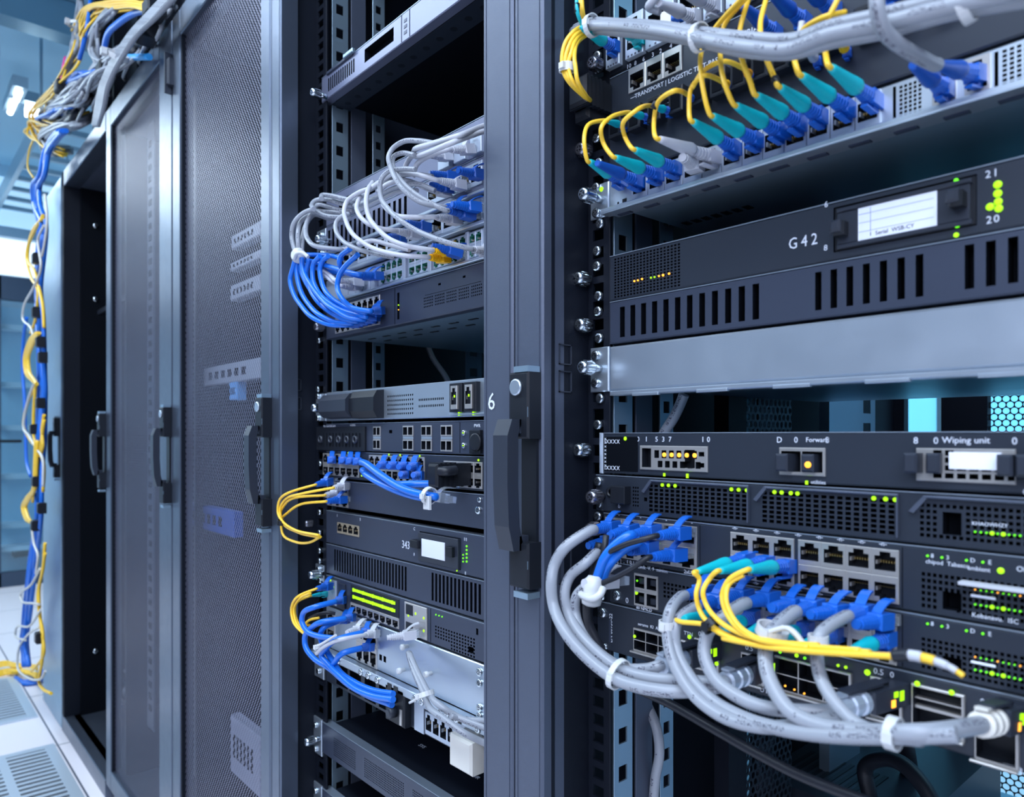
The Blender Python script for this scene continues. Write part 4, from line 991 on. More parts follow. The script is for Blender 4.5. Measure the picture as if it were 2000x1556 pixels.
for px, f, dd in ((1624, .54, .012), (1850, .48, .014)):
    x = u.X(px+14); q = MB(); q.cbox(x, x+.0085, YF-dd, YF-.001, u.Z(f+.1), u.Z(f-.13), .0025); q.build('push_button', BLKP, u.root)
    q = MB(); q.cbox(x-.0005, x+.0075, YF-dd-.004, YF-dd, u.Z(f+.06), u.Z(f-.14), .002); q.build('button_cap', GRYP, u.root)
for px, f, m, w in ((1868,.13,GREEN,.0030),(1870,.86-.06,GREEN,.0042),(1868,.97-.02,LIME,.0034),(1949,.33,LIME,.0052),(1949,.46,LIME,.0052),(1950,.58,LIME,.0050),(1951,.68,LIME,.0050),(1934,.63,LIME,.0050)): u.led(px, f, m, w)
for px, f, w in ((1240,.66,.0020),(1247,.66,.0018),(1255,.65,.0020),(1288,.66,.0018),(1296,.66,.0024),(1308,.65,.0018),(1307.5,.655,.0018)): u.led(px, f, AMBER, w).location.y -= .0004
u.led(1272, .66, LIME, .0018); u.led(1279, .66, LIME, .0018)
railscrew(1166, 490); railscrew(1166, 520); railscrew(1150, 547, THUMB, .004); railscrew(1169, 578); railscrew(1172, 437)
# vent unit
u = Unit('fan_unit', 'slate unit with rows of tall upright black slots, under the one printed G42', 'network equipment', RR, 590, 673, EX0, EX1, SLATE2)
u.slots(1211, 1498, 12, .16, .86, .46); u.slots(1592, 1825, 7, .14, .84, .42); u.slots(1884, 2060, 4, .12, .82, .46)
u.done()
railscrew(1168, 608); railscrew(1153, 637, THUMB, .004); railscrew(1170, 660)
# wide steel blank
u = Unit('blank_panel', 'wide bare brushed-steel blank unit below the tall black slots', 'rack panel', RR, 676, 764, EX0, EX1, STEEL, body=STEELB)
u.done(.002); earE(u, 1154, 1190, .0, 1.0, STEEL, ((1166,.18),(1166,.80)), (1139,.48), L=.014)
q = MB(); q.cbox(u.x0, u.x1, YF+.0, YF+.014, u.zb-.0045, u.zb+.0004, .001); q.build('bottom_flange', STEEL, u.root)
for k in range(5): q = MB(); q.cbox(u.x0+.03+k*.075, u.x0+.062+k*.075, YF-.001, YF+.003, u.zb-.006, u.zb-.003, .0005); q.build('flange_tab', STEEL, u.root)
railscrew(1172, 778); railscrew(1168, 829)
# dark module unit
u = Unit('network_switch', 'black unit with an amber-lit cage at left and an orange light at its middle', 'network equipment', RR, 845, 925, EX0, EX1, SLATE, body=STEELB)
u.x0 = fx(1178)
u.hole(1251, 1383, .30, .86); u.hole(1523, 1613, .30, .84); u.hole(1790, 1985, .28, .84)
u.done()
earE(u, 1171, 1178, .0, 1.0, PALE)
u.box('black_label', 1180, 1246, .10, .92, INNER, -.0006, 0, .0001)
for f in (.26, .90): u.text('IXXXX', 1182, f, .0060, INKW, sp=1.15).location.y -= .0008
t_ = u.text('x x x x x x x x', 1182, .12, .0050, INKW); t_.location.y -= .0008; t_.rotation_euler = (math.pi/2, math.pi/2, 0)
for k, (s, px) in enumerate((('0',1244),('1',1260),('5',1280),('3',1293),('7',1306),('1',1370),('0',1381),('D',1517),('0',1551),('8',1612),('8',1784),('0',1823),('0',1976))): u.text(s, px, .205, .0068, INKW)
u.text('Forward', 1574, .19, .0055, INKW); u.text('Wiping unit', 1840, .19, .0062, INKW); u.text('utilities', 1584, .985, .0042, INKW); u.text('C', 1997, .99, .006, INKW)
t_ = u.text('[ 24 ]', 1240, .90, .0075, INKW); t_.rotation_euler = (math.pi/2, -math.pi/2, 0)
xa, xb = u.X(1251), u.X(1383)
q = MB(); q.plate(xa, xb, u.Z(.86), u.Z(.30), YF-.0015, .012, [(xa+.003, xa+.014, u.Z(.80), u.Z(.36))]+[(xa+.018+i*.0085, xa+.0235+i*.0085, u.Z(.58), u.Z(.40)) for i in range(6)]+[(xa+.022+i*.0085, xa+.0275+i*.0085, u.Z(.79), u.Z(.64)) for i in range(6)]+[(xb-.024, xb-.013, u.Z(.78), u.Z(.38)), (xb-.009, xb-.003, u.Z(.52), u.Z(.42)), (xb-.009, xb-.003, u.Z(.76), u.Z(.66))], .0006, 0, 1, .010)
q.build('transceiver_cage', [NICK, BLKP], u.root)
for i in range(5): led(u.root, xa+.021+.0085*(i+1), u.Z(.50), AMBER, .0042, None, YF-.0010)
xa, xb = u.X(1523), u.X(1613); xm = (xa+xb)/2
q = MB(); q.plate(xa, xb, u.Z(.84), u.Z(.30), YF-.0015, .012, [(xa+.002, xm-.0006, u.Z(.77), u.Z(.37)), (xm+.0006, xb-.002, u.Z(.77), u.Z(.37))], .0006); q.build('transceiver_cage', [NICK, BLKP], u.root)
for (x, dd) in ((xa+.002, .012), (xm+.0015, .006)): q = MB(); q.cbox(x, x+.0105, YF-dd, YF+.008, u.Z(.76), u.Z(.42), .0015); q.build('transceiver', GRYP, u.root)
led(u.root, xm+.008, u.Z(.62), AMBER, .0052, None, YF-.0062)
xa, xb = u.X(1790), u.X(1985)
q = MB(); q.plate(xa, xb, u.Z(.84), u.Z(.28), YF-.0015, .012, [(xa+.004+i*.0075, xa+.0095+i*.0075, u.Z(z0), u.Z(z0-.09)) for i in range(9) for z0 in ((.78, .65) if 2 < i else (.78, .65, .52, .40)) if not (i < 1)], .0006); q.build('transceiver_cage', [NICK, BLKP], u.root)
u.box('display', 1856, 1958, .34, .62, LABELW, -.0032, -.0015, .0003)
for px, dd in ((1778,.014),(1815,.008),(1956,.012),(1990,.010)): x = u.X(px); q = MB(); q.cbox(x, x+.009, YF-dd, YF, u.Z(.70), u.Z(.36), .0015); q.build('transceiver', GRYP, u.root)
u.led(1222, .14, LIME, .0040); u.led(1298, .955, LIME, .002, .003); u.led(1343, .955, LIME, .0022, .004); u.led(1576, .97, LIME, .002, .003)
railscrew(1152, 878, THUMB, .006)
# mesh unit
u = Unit('network_switch', 'black unit with three framed square-hole grilles and green lights along their tops', 'network equipment', RR, 928, 1000, EX0, EX1, SLATE)
u.x0 = fx(1163)
def grille(u, px0, px1, nx, nz, f0, f1, skip=None):
    u.grid(px0, px1, nx, f0, f1, nz, .66, .68, skip)
u.grid(1236, 1249, 3, .22, .78, 6, .6, .55); grille(u, 1268, 1462, 17, 7, .14, .86); grille(u, 1489, 1753, 17, 7, .14, .86); u.hole(1258, 1264, .52, .62)
u.grid(1797, 2060, 19, .16, .84, 6, .62, .6, lambda i, j: 3 <= i <= 6 and 1 <= j <= 4); u.hole(1841, 1878, .34, .76)
u.done(); 
for a, b in ((1266, 1464), (1487, 1756), (1795, 2070)):
    q = MB(); xa, xb = u.X(a), u.X(b); q.cbox(xa+.004, xb, YF-.003, YF+.001, u.Z(.11), u.Z(.05), .001)
    n = len(q.v); q.v += [(xa-.006,YF,u.Z(.38)),(xa-.006,YF-.003,u.Z(.36)),(xa+.004,YF-.003,u.Z(.05)),(xa+.004,YF,u.Z(.05)),(xa-.003,YF,u.Z(.42)),(xa-.003,YF-.003,u.Z(.40)),(xa+.006,YF-.003,u.Z(.11)),(xa+.006,YF,u.Z(.11))]
    for f in ((0,1,2,3),(4,7,6,5),(0,4,5,1),(1,5,6,2),(2,6,7,3)): q.f.append(tuple(n+i for i in f)); q.m.append(0); q.s.append(False)
    q.box(xb-.001, xb, YF-.003, YF+.001, u.Z(.90), u.Z(.11)); q.build('grille_frame', POST, u.root)
for px in (1294,1306,1319,1429,1443,1459,1497+16,1527,1545,1558,1707,1730,1749): u.led(px, .17, LIME, .0034)
q = MB(); q.ring([(.0055,0),(.0055,-.002),(.0035,-.002),(.0035,.002)], 16, 0, Matrix.Translation((u.X(1194), YF, u.Z(.45)))); q.build('thumb_latch', BLKP, u.root)
u.box('release_block', 1204, 1232, .26, .72, BLKP, -.010)
u.text('6', 1207, .86, .007, INKW)
for i in range(9): u.led(1905+i*11, .66, LIME if i in (3, 5) else GREEN, .0013 if i not in (3, 5) else .0028)
u.text('KHAOWHZY', 1898, .54, .0036, INKW)
u.thumb(1154, .58, True, .006); u.screw(1170, .18, SCREW); u.screw(1172, .80, SCREWS)
# right-hand modules of the three lowest units share one look
def rightside(u, k):
    u.grid(1800, 2060, 21, .34, .90, 6, .62, .6, lambda i, j: 3 <= i <= 5 and 0 <= j <= 2)
    u.hole(1841, 1878, .62, .88)
def rightside2(u, k):
    q = MB(); x = u.X(1762); q.box(x, x+.0005, YF-.0003, YF+.0003, u.zb+.002, u.zt-.002); q.build('panel_groove', INNER, u.root)
    for px, t in ((1812,'a'),(1840,'b'),(1888,'m'),(1920,'n')): u.led(px, .13, GREEN, .0016)
    for px, s in ((1818,'8'),(1848,'3'),(1895,'D'),(1930,'E')): u.text(s, px, .15, .0042, INKW)
    if k == 0: u.text('chipod  Tabasco', 1808, .24, .0042, INKW); u.text('ambient', 1890, .26, .0042, INKW); u.led(1955, .22, LIME, .0042); u.text('OM', 1985, .20, .005, INKW)
    u.box('status_strip', 1897, 1945, .60, .635, LABELW, -.0012, 0, .0002)
    if k == 0: u.box('white_shelf_strip', 1880, 2040, .415, .46, WHITE, -.010, 0, .0004)
    for i in range(9): u.led(1905+i*11, .74, LIME if i in (3, 5) else GREEN, .0028 if i in (3, 5) else .0013); 
    for i in range(9): u.led(1905+i*11, .53, AMBER if i % 4 == 0 else GREEN, .0010)
    if k == 0: u.text('Kobanavu.  ISC', 1898, .92, .0044, INKW)
# 14-port unit
u = Unit('network_switch', 'black switch with a two-row nickel socket block and blue plugs at its left', 'network equipment', RR, 1002, 1094, EX0, EX1, SLATE)
u.x0 = fx(1178)
u.ports(1183, 1362, 5, .08, .90, 2, 'rj', NICK)
u.ports(1428, 1552, 3, .10, .92, 2, 'rj', NICK); u.ports(1560, 1757, 4, .10, .92, 2, 'rj', NICK); rightside(u, 0); u.done()
for a, b in ((1430, 1750),):
    for f in (.055, .985): 
        for i in range(8): u.text('⊏▫' if False else '-n-', a+i*41, f, .0050, INKW)
for i, px in enumerate((1208, 1230, 1250, 1280, 1300, 1330, 1350)): u.text('▸' if False else '-', px, .05, .006, INKW)
u.text('|  ,  1 0 1 2', 1212, 1.0, .005, INKW); u.text('2xU,,', 1336, 1.0, .005, INKW)
rightside2(u, 0); railscrew(1168, 1008); u.thumb(1152, .34, True, .004)
q = MB(); q.box(fx(1367), fx(1367.7), YF-.0003, YF+.0002, u.zb+.002, u.zt-.002); q.build('panel_groove', INNER, u.root)
led(u.root, u.X(1283), u.Z(.50), GREEN, .0022)
# unit with four square sockets and the crowded plug rows
u = Unit('network_switch', 'black switch with four square sockets beside crowded rows of blue and teal plugs', 'network equipment', RR, 1096, 1176, EX0, EX1, SLATE)
u.x0 = fx(1190); u.ports(1240, 1286, 2, .16, .92, 2, 'blk', NICK, flips=[False, True], inner=BLKP)
u.grid(1296, 1372, 10, .22, .60, 4, .62, .6); u.ports(1390, 1570, 5, .10, .96, 2, 'rj', NICK); u.ports(1578, 1752, 4, .10, .96, 2, 'rj', NICK); rightside(u, 1); u.done()
for j in range(2):
    for i in range(2): u.box('socket_shutter', 1245+i*22, 1258+i*22, .26+.44*j, .42+.44*j, GRYP, .002, .004)
u.led(1243, .62, LIME, .0045); u.led(1245, .34, GREEN, .002)
u.text('Cannonik  V. 9  minion', 1232, .04, .0048, INKW); u.text('D', 1200, .06, .008, INKW); u.text('80 NMCD', 1243, 1.0, .0045, INKW)
u.screw(1206, .78, SCREW); u.screw(1177, .90, SCREWS); u.text('0', 1222, .92, .008, INKW)
rightside2(u, 1)
# lowest switch with cages
u = Unit('network_switch', 'lowest black switch of the right rack, its metal cages plugged with fat grey cables', 'network equipment', RR, 1178, 1272, EX0, EX1, SLATE, body=SLATE2)
u.x0 = fx(1166)
def cage(a, b, f0, f1, nx, nz, mm=NICK):
    xa, xb = u.X(a), u.X(b); w = (xb-xa-.002)/nx; h = (u.Z(f0)-u.Z(f1)-.003)/nz
    u.holes.append((xa+.001, xb-.001, u.Z(f1)+.001, u.Z(f0)-.001))
    q = MB(); q.plate(xa, xb, u.Z(f1), u.Z(f0), YF-.003, .014, [(xa+.0012+i*w, xa+.0012+(i+1)*w-.0008, u.Z(f1)+.0022+j*h, u.Z(f1)+.0022+(j+1)*h-.0008) for i in range(nx) for j in range(nz)], .0006)
    q.build('transceiver_cage', [mm, BLKP], u.root)
    q = MB(); q.cbox(xa-.002, xb, YF-.006, YF-.002, u.Z(f1)-.0012, u.Z(f1)+.0004, .0004); q.build('cage_lip', mm, u.root)
cage(1240, 1342, .36, .82, 4, 2); cage(1359, 1406, .26, .78, 1, 1); cage(1450, 1494, .30, .82, 1, 1); cage(1515, 1665, .22, .80, 3, 2); cage(1702, 1764, .18, .80, 1, 1); cage(1782, 1886, .14, .80, 1, 1); cage(1905, 1992, .30, .98, 1, 1)
u.done()
for px, f, m, w in ((1244,.52,LIME,.0042),(1351,.26,LIME,.0052),(1404,.62,LIME,.005),(1382,.40,LIME,.004),(1528,.14,GREEN,.003),(1560,.13,LIME,.0042),(1576,.14,GREEN,.003),(1608,.13,GREEN,.0026),(1641,.13,LIME,.003),(1656,.13,LIME,.0032),(1698,.13,LIME,.006),(1795,.12,LIME,.0052),(1862,.13,LIME,.0050),(1538,.68,AMBER,.0022),(1556,.70,AMBER,.002),(1575,.72,AMBER,.002),(1614,.60,RED,.005)): u.led(px, f, m, w*.75).location.y -= .0032
for s, px, f in (('0.5',1364,.22),('0',1388,.20),('0.5',1456,.26),('0',1480,.24),('0.5',1706,.14),('0',1738,.14),('0.5',1914,.22),('0',1958,.24),('TTB',1740,.90),('TTB',1960,1.02),('UTB',1484,.92)): u.text(s, px, f, .0062, INKW)
u.text('serums  KI  A2  CO', 1246, .30, .0044, INKW); u.text('TTN', 1336, .26, .005, INKW)
t_ = u.text('EN 60950-22', 1196, .80, .0055, INKW); t_.rotation_euler = (math.pi/2, -math.pi/2, 0)
for k in range(2): q = MB(); q.cbox(u.X(1190), u.X(1194), YF-.0006, YF, u.Z(.80), u.Z(.34), .0001)
q.build('barcode_strip', SLATE2, u.root)
u.screw(1178, .22, SCREW); u.screw(1182, .92, SCREWS)
for a, fa in ((1784, .55),): 
    q = MB(); xa, xb = u.X(1786), u.X(1882); q.box(xa, xb, YF+.001, YF+.006, u.Z(.50), u.Z(.46)); q.box(xa, xb, YF+.001, YF+.006, u.Z(.36), u.Z(.34)); q.build('cage_fingers', NICK, u.root)
# things on the floor of the right rack
t = thing('power_supply', 'black ventilated box lying low at the back of the right rack', 'power unit', (-.25, 1.1, .62))
zz = at(1640, 1480, 1.1).z
q = MB(); q.cbox(fx(1480, 1.05), fx(1830, 1.05), .95, 1.32, zz-.10, zz, .01); q.build('casing', SLATE, t)
q = MB()
for k in range(10): q.box(fx(1560, 1.05)+k*.012, fx(1560, 1.05)+k*.012+.006, 1.0, 1.09, zz-.0002, zz+.0012)
q.build('vent_slots', BLKP, t)
t = thing('equipment_shelf', 'steel shelf inside the right rack holding up the black ventilated box', 'shelf', (-.25, 1.1, zz-.1))
q = MB(); q.box(-.50, .03, .90, 1.40, zz-.115, zz-.1); q.build('shelf_plate', STEELB, t)
q = MB(); q.box(-.50, -.49, .90, 1.40, zz-.115, zz-.02); q.build('shelf_flange', STEELB, t)
# ---------------------------------------------------------------- cables in the right rack: upper part
def Y(l, y=.5): return [(a[0], a[1], (a[2] if len(a) > 2 else y)) for a in l]
yf = [
 ([(1180,235),(1150,243),(1141,275),(1151,316)], (1216,355), 'leftmost looped yellow fibre, its lower end in a teal boot beside the steel ear'),
 ([(1226,219),(1193,229),(1174,251),(1178,278),(1205,309)], (1290,345), 'second looped yellow fibre from the rack post, teal boot at its lower end'),
 ([(1269,206),(1242,216),(1218,238),(1220,265),(1243,294)], (1325,333), 'third looped yellow fibre from the rack post, black sleeve near its top'),
 ([(1343,184),(1315,178),(1285,200),(1278,229),(1292,273)], (1402,311), 'looped yellow fibre ending below in a white boot and white plug'),
 ([(1396,150),(1374,148),(1350,173),(1346,205),(1357,240)], (1440,295), 'yellow fibre looping from the left orange-yellow plug down to a teal boot'),
 ([(1454,-8),(1404,46),(1374,89),(1370,151),(1396,229)], (1484,279), 'long yellow fibre crossing the grey bundle, first from the left of the long ones'),
 ([(1459,-6),(1415,49),(1407,108),(1417,167),(1442,209)], (1530,263), 'long yellow fibre crossing the grey bundle, second from the left of the long ones'),
 ([(1464,-8),(1446,54),(1447,108),(1466,162),(1482,189)], (1568,247), 'long yellow fibre crossing the grey bundle, third from the left of the long ones'),
 ([(1499,-10),(1485,49),(1493,103),(1512,151),(1527,173)], (1608,233), 'long yellow fibre with a black sleeve just above its teal boot'),
 ([(1651,24),(1613,32),(1570,57),(1551,94),(1555,130),(1570,151)], (1662,219), 'yellow fibre bending out from the grey bundle to the last teal boot but one'),
 ([(1640,-8),(1619,35),(1609,76),(1613,108),(1627,135)], (1712,201), 'yellow fibre with the rightmost teal boot on the silver switch'),
]
def sleeve(root, name, px, py, y, r, L, m, d):
    p = at(px, py, y); d = Vector(d).normalized(); tube(name, [p-d*L/2, p+d*L/2], r, m, root, 10, 1, raw=True)
for i, (P, tip, lab) in enumerate(yf):
    W = []
    for k, q in enumerate(P):
        yy = .485+.01*math.sin(k*1.7+i); W.append((q[0], q[1], yy))
    W[-1] = (P[-1][0], P[-1][1], .492)
    if i < 4: W[0] = (P[0][0], P[0][1], .515)
    bt, pt = (WHITE, WHITE) if i == 3 else (AQUA, BLUE)
    ends = [('lc', bt, pt, tip, -1)]
    if i < 3: ends.append(('lcs', AQUA, BLUE, (P[0][0]+44, P[0][1]+12), 0))
    elif i == 3: ends.append(('lcs', BLUE, BLUE, (1352,196), 0))
    elif i == 4: ends.append(('lcs', YELP, BLUE, (1424,168), 0))
    r = cable(lab, YEL, .0019, W, ends, 'yellow fibres looped across the right rack', 'fibre_cable', n=9)
    if i == 3: sleeve(r, 'black_sleeve', 1279, 205, .488, .0028, .006, BLKP, (.5,0,.6))
    if i == 8: sleeve(r, 'black_sleeve', 1516, 160, .487, .0028, .008, BLKP, (.4,0,-1))
    if i == 2: sleeve(r, 'black_sleeve', 1219, 240, .487, .0030, .006, BLKP, (0,0,1))
r = cable('short yellow fibre arching right to the orange plug between the long yellow fibres', YEL, .0019, [(1352,172,.49),(1372,140,.49),(1410,120,.49),(1443,125,.50)], [('lcs', ORG, BLUE, (1470,152), -1)], 'yellow fibres looped across the right rack', 'fibre_cable')
cable('short yellow fibre dropping to a blue plug below the grey bundle, right side', YEL, .0019, [(1619,38,.48),(1622,55,.48),(1634,72,.50)], [('lcs', YELP, BLUE, (1656,104), -1)], 'yellow fibres looped across the right rack', 'fibre_cable')
cable('thin white lead dropping behind the grey bundle to a blue plug', WHITE, .0022, [(1566,43,.49),(1562,75,.49),(1566,92,.50)], [('lcs', WHITE, BLUE, (1600,122), -1)], None, 'patch_cable')
plug_only('teal-booted plug half hidden below the grey bundle at its lowest sag', AQUA, AQUA, (1560,112), (1530,95), 'lcs', None)
for i, (a, b) in enumerate((((1240,258),(1222,243)), ((1276,246),(1262,232)), ((1316,226),(1300,214)))):
    pass
# extra plugs lying left of the first fibre
plug_only('deep blue plug lying over the teal boot, leftmost on the silver switch', DBLUE, BLUE, (1252,358), (1165,318), 'lc', None, YF-.075)
plug_only('white plug with a raised latch, left one of the white pair on the silver switch', WHITE, WHITE, (1368,330), (1330,305), 'rj', None)
# white and blue pairs on the right end
for j, (P, tip, lab) in enumerate((([(1712,-20,.42),(1714,20,.42),(1728,62,.43),(1765,112,.445)], (1912,146), 'thick white cable curving down to the largest blue boot at the right'),)):
    cable(lab, GREYC, .0042, P, [('lc', DBLUE, BLUE, tip, -1)], None, sides=12)
plug_only('second large blue boot, just below the one on the thick white cable', DBLUE, BLUE, (1850,178), (1772,118), 'lc', None, YF-.085)
# grey bundle sagging across the top
gb = [[(1120,62,.53),(1150,50,.50),(1200,50,.49),(1280,58,.47),(1365,74,.46),(1450,90,.45),(1540,96,.445),(1620,68,.44),(1720,48,.44),(1850,14,.44),(2020,-22,.44)],
      [(1125,56,.53),(1155,44,.51),(1210,46,.50),(1290,52,.48),(1370,64,.47),(1460,74,.46),(1545,78,.46),(1625,52,.45),(1720,30,.45),(1850,-2,.45),(2000,-40,.45)],
      [(1120,70,.535),(1155,58,.51),(1215,62,.50),(1300,70,.49),(1372,82,.475),(1455,100,.47),(1545,104,.465),(1630,80,.46),(1725,62,.455),(1860,24,.455),(2040,-8,.45)]]
for i, P in enumerate(gb):
    cable(('front', 'upper', 'lower')[i]+' one of the three fat grey cables sagging across the top of the right rack', GREYC, .0046, P, (), 'fat grey cables across the top', sides=12, n=8)
tie('white cable tie round the fat grey cables, left of their sag', 1366, 73, .468, .0115, (1,.0,-.1), squash=.8)
tie('white cable tie round the fat grey cables near the top right corner', 1885, 6, .448, .0125, (1,.0,.2), w=.0026, squash=.8)
tie('white cable tie where the grey and yellow cables meet beside the post', 1156, 50, .50, .0115, (1,.1,0), squash=.8)
for i in range(4):
    o = i*7
    P = [(1160-i*2,50+i*4,.515),(1128,56+i*9,.50),(1104+i*6,84+i*9,.49),((1098,1104,1110,1124)[i],130,.488),((1110,1114,1118,1128)[i],158,.49),(1138+i*2,186,.51),(1153,196,.53)]
    cable(('outermost','second','third','innermost')[i]+' yellow fibre of the loop hanging at the rack post, white band on it', YEL, .0020, P, (), 'yellow fibres hanging at the post', 'fibre_cable')
tie('white band round the hanging yellow loop at the rack post', 1107, 132, .489, .0062, (0,.0,1), w=.004, squash=.7)
t = thing('connector_block', 'black ribbed connector block where the hanging yellow loop ends', 'connector', at(1165, 190, YF-.02))
p = at(1152, 190, YF-.02); q = MB(); q.cbox(p.x-.012, p.x+.012, YF-.040, YF-.001, p.z-.014, p.z+.014, .003)
for i in range(5): q.box(p.x-.0125, p.x+.0125, YF-.036+.006*i, YF-.0335+.006*i, p.z-.0150, p.z+.0150)
q.build('connector_body', BLKP, t); p2 = at(1160, 222, YF-.01); q = MB(); q.cbox(p2.x-.010, p2.x+.010, YF-.030, YF-.001, p2.z-.012, p2.z+.010, .003); q.build('lower_block', BLKP, t)
r = cable('teal lead from the top edge to the first socket module', AQUA, .0018, [(1126,-8,.49),(1128,25,.49),(1137,50,.50),(1152,64,.505)], [('lc', AQUA, BLUE, (1206,96), -1)], None, 'fibre_cable')
sleeve(r, 'black_sleeve', 1127, 16, .49, .0026, .008, BLKP, (.05,0,1))
for i, P in enumerate(([(1136,-8,.50),(1138,20,.50),(1144,45,.51),(1158,58,.52)], [(1131,-8,.50),(1133,20,.50),(1138,46,.51),(1156,62,.52)])):
    cable(('right','left')[i]+' one of two yellow fibres entering at the top left of the right rack', YEL, .0020, P, (), None, 'fibre_cable')
plug_only('teal plug in the second socket module, partly under the grey bundle', AQUA, AQUA, (1252,78), (1220,60), 'lc', None, YF-.05)
for i, (tip, tail, bm, pm, lab) in enumerate((((1362,36),(1300,12),WHITE,WHITE,'white plug with a ribbed boot, lower one at the top of the right rack'), ((1402,14),(1340,-12),WHITE,WHITE,'white plug with a ribbed boot, upper one at the top of the right rack'),
    ((1518,70),(1462,22),DBLUE,BLUE,'deep blue plug at the top, first from the left behind the yellow fibres'), ((1575,48),(1518,-2),DBLUE,BLUE,'deep blue plug at the top, second from the left behind the yellow fibres'),
    ((1632,22),(1575,-20),DBLUE,BLUE,'deep blue plug at the top edge, third from the left'), ((1760,-2),(1690,-50),DBLUE,BLUE,'deep blue plug cut by the top edge, rightmost of that row'))):
    plug_only(lab, bm, pm, tip, tail, 'lc', None, YF-.06)
cable('white lead bending over the top of the lower white plug', WHITE, .0036, [(1290,-14,.49),(1272,6,.49),(1268,14,.495),(1290,22,.50)], (), None)
u_ = at(1308, 30, YF-.012)
t = thing('keystone_insert', 'bright blue and cream insert standing out of the third socket module', 'connector', u_)
q = MB(); q.cbox(u_.x-.010, u_.x+.002, YF-.014, YF-.003, u_.z-.008, u_.z+.006, .001); q.build('cream_housing', CREAM, t)
q = MB(); q.cbox(u_.x+.002, u_.x+.009, YF-.014, YF-.003, u_.z-.006, u_.z+.006, .001); q.build('blue_insert', BLUE, t)

# ---------------------------------------------------------------- cables in the right rack: lower part
GG = 'fat grey cables looping from the lower switches'
cable('outermost grey loop beside the handle, blue boot at its top end', GREYC, .0054, [(1145,1037,.505),(1105,1068,.49),(1084,1100,.485),(1077,1135,.48),(1081,1182,.48),(1107,1238,.47),(1151,1288,.47),(1204,1326,.47),(1274,1346,.47),(1333,1350,.48),(1405,1340,.495)], [('rj', BLUE, BLUE, (1210,1025), 0)], GG, sides=14)
cable('middle grey loop beside the handle, starting at the lower blue boot', GREYC, .0050, [(1160,1082,.51),(1143,1100,.50),(1113,1126,.495),(1103,1159,.49),(1113,1203,.49),(1148,1255,.48),(1204,1302,.48),(1274,1324,.48),(1333,1328,.485),(1425,1328,.50)], [('rj', BLUE, BLUE, (1208,1066), 0), ('gland', PALE, PALE, (1500,1298), -1)], GG, sides=14)
cable('innermost grey loop leaving the knotted white tie', GREYC, .0048, [(1158,1142,.50),(1143,1146,.50),(1126,1164,.495),(1124,1197,.495),(1140,1241,.49),(1172,1276,.49),(1216,1303,.49),(1262,1306,.49),(1300,1296,.50)], [('gland', PALE, PALE, (1392,1268), -1)], GG, sides=14)
r = cable('thin black lead falling diagonally behind the grey loops', BLKC, .0044, [(1172,1060,.52),(1160,1120,.515),(1148,1162,.51),(1148,1211,.515),(1169,1258,.52),(1200,1312,.53),(1240,1342,.55),(1304,1372,.56),(1392,1422,.56),(1480,1472,.56),(1560,1513,.56),(1680,1560,.56),(1800,1600,.56)], (), None, sides=12)
cable('black lead crossing from the knot up to the blue plugs', BLKC, .0030, [(1165,1140,.51),(1172,1105,.505),(1181,1068,.505),(1184,1046,.51)], (), None)
cable('thin black lead running right from the knot to a lower blue plug', BLKC, .0026, [(1172,1140,.50),(1205,1126,.50),(1240,1106,.505),(1270,1088,.515)], [('rj', BLUE, BLUE, (1345,1080), -1)], None)
cable('thin black lead running up right to the upper blue plug', BLKC, .0026, [(1185,1080,.50),(1225,1062,.50),(1260,1052,.505),(1284,1046,.515)], [('rj', BLUE, BLUE, (1350,1038), -1)], None)
cable('upper thick blue cable bending down into the knotted white tie', CBLUE, .0046, [(1229,1046,.512),(1205,1062,.505),(1182,1088,.50),(1172,1112,.50),(1163,1140,.50)], [('rj', BLUE, BLUE, (1290,1032), 0)], None, sides=12)
cable('lower thick blue cable bending down beside the upper one', CBLUE, .0044, [(1252,1056,.52),(1222,1070,.51),(1198,1092,.505),(1184,1112,.505),(1176,1132,.505)], (), None, sides=12)
for tip, tail, lab in (((1248,1030),(1188,1046),'blue plug between the first and third in the upper row beside the post'), ((1215,1052),(1146,1066),'blue plug pointing left, just under the first grey loop boot'),
                       ((1285,1064),(1226,1078),'blue plug in the lower row, left neighbour of the black-leaded one')):
    plug_only(lab, BLUE, BLUE, tip, tail, 'rj', None, YF-.05)
t = thing('white_plug', 'ribbed white plug with a blue nose lying beside the knotted tie', 'plug', at(1205, 1133, .53))
T = at(1212, 1133, .535); d = (at(1160,1138,.50)-T).normalized()
for nm, me in conn_parts('rj', WHITE, BLUE):
    o = bpy.data.objects.new(nm, me); C.objects.link(o); o.parent = t; o.location = T-base_of(t); place(o, T, d)
    if nm == 'strain_boot': o.scale = (1.25, 1, 1.25)
# knot
K = at(1158, 1150, .495); t = thing('cable_tie', 'knotted white cable tie gripping blue, grey and black leads beside the blue plugs', 'cable tie', K)
q = MB(); q.ring([(.0055,.012),(.0082,.008),(.0090,.0),(.0080,-.006),(.0095,-.009),(.0085,-.014),(.004,-.016)], 16, 0, Matrix.Translation(K) @ Matrix.Rotation(math.radians(80), 4, 'X')); q.build('tie_head', TIE, t)
tube('tie_band', [at(1134,1160,.49), at(1145,1166,.485), at(1160,1168,.482), at(1172,1160,.485), at(1178,1148,.49)], .0034, TIE, t, 8)
tie('white cable tie round the two grey loops at the bottom left', 1207, 1316, .475, .0128, (1,.0,-.15), w=.0028, squash=.75)
def rjin(lab, jac, r, P, tip, grp=GG, bm=BLUE, sides=12, ends=()):
    return cable(lab, jac, r, P, [('rj', bm, BLUE, tip, 0)]+list(ends), grp, sides=sides)
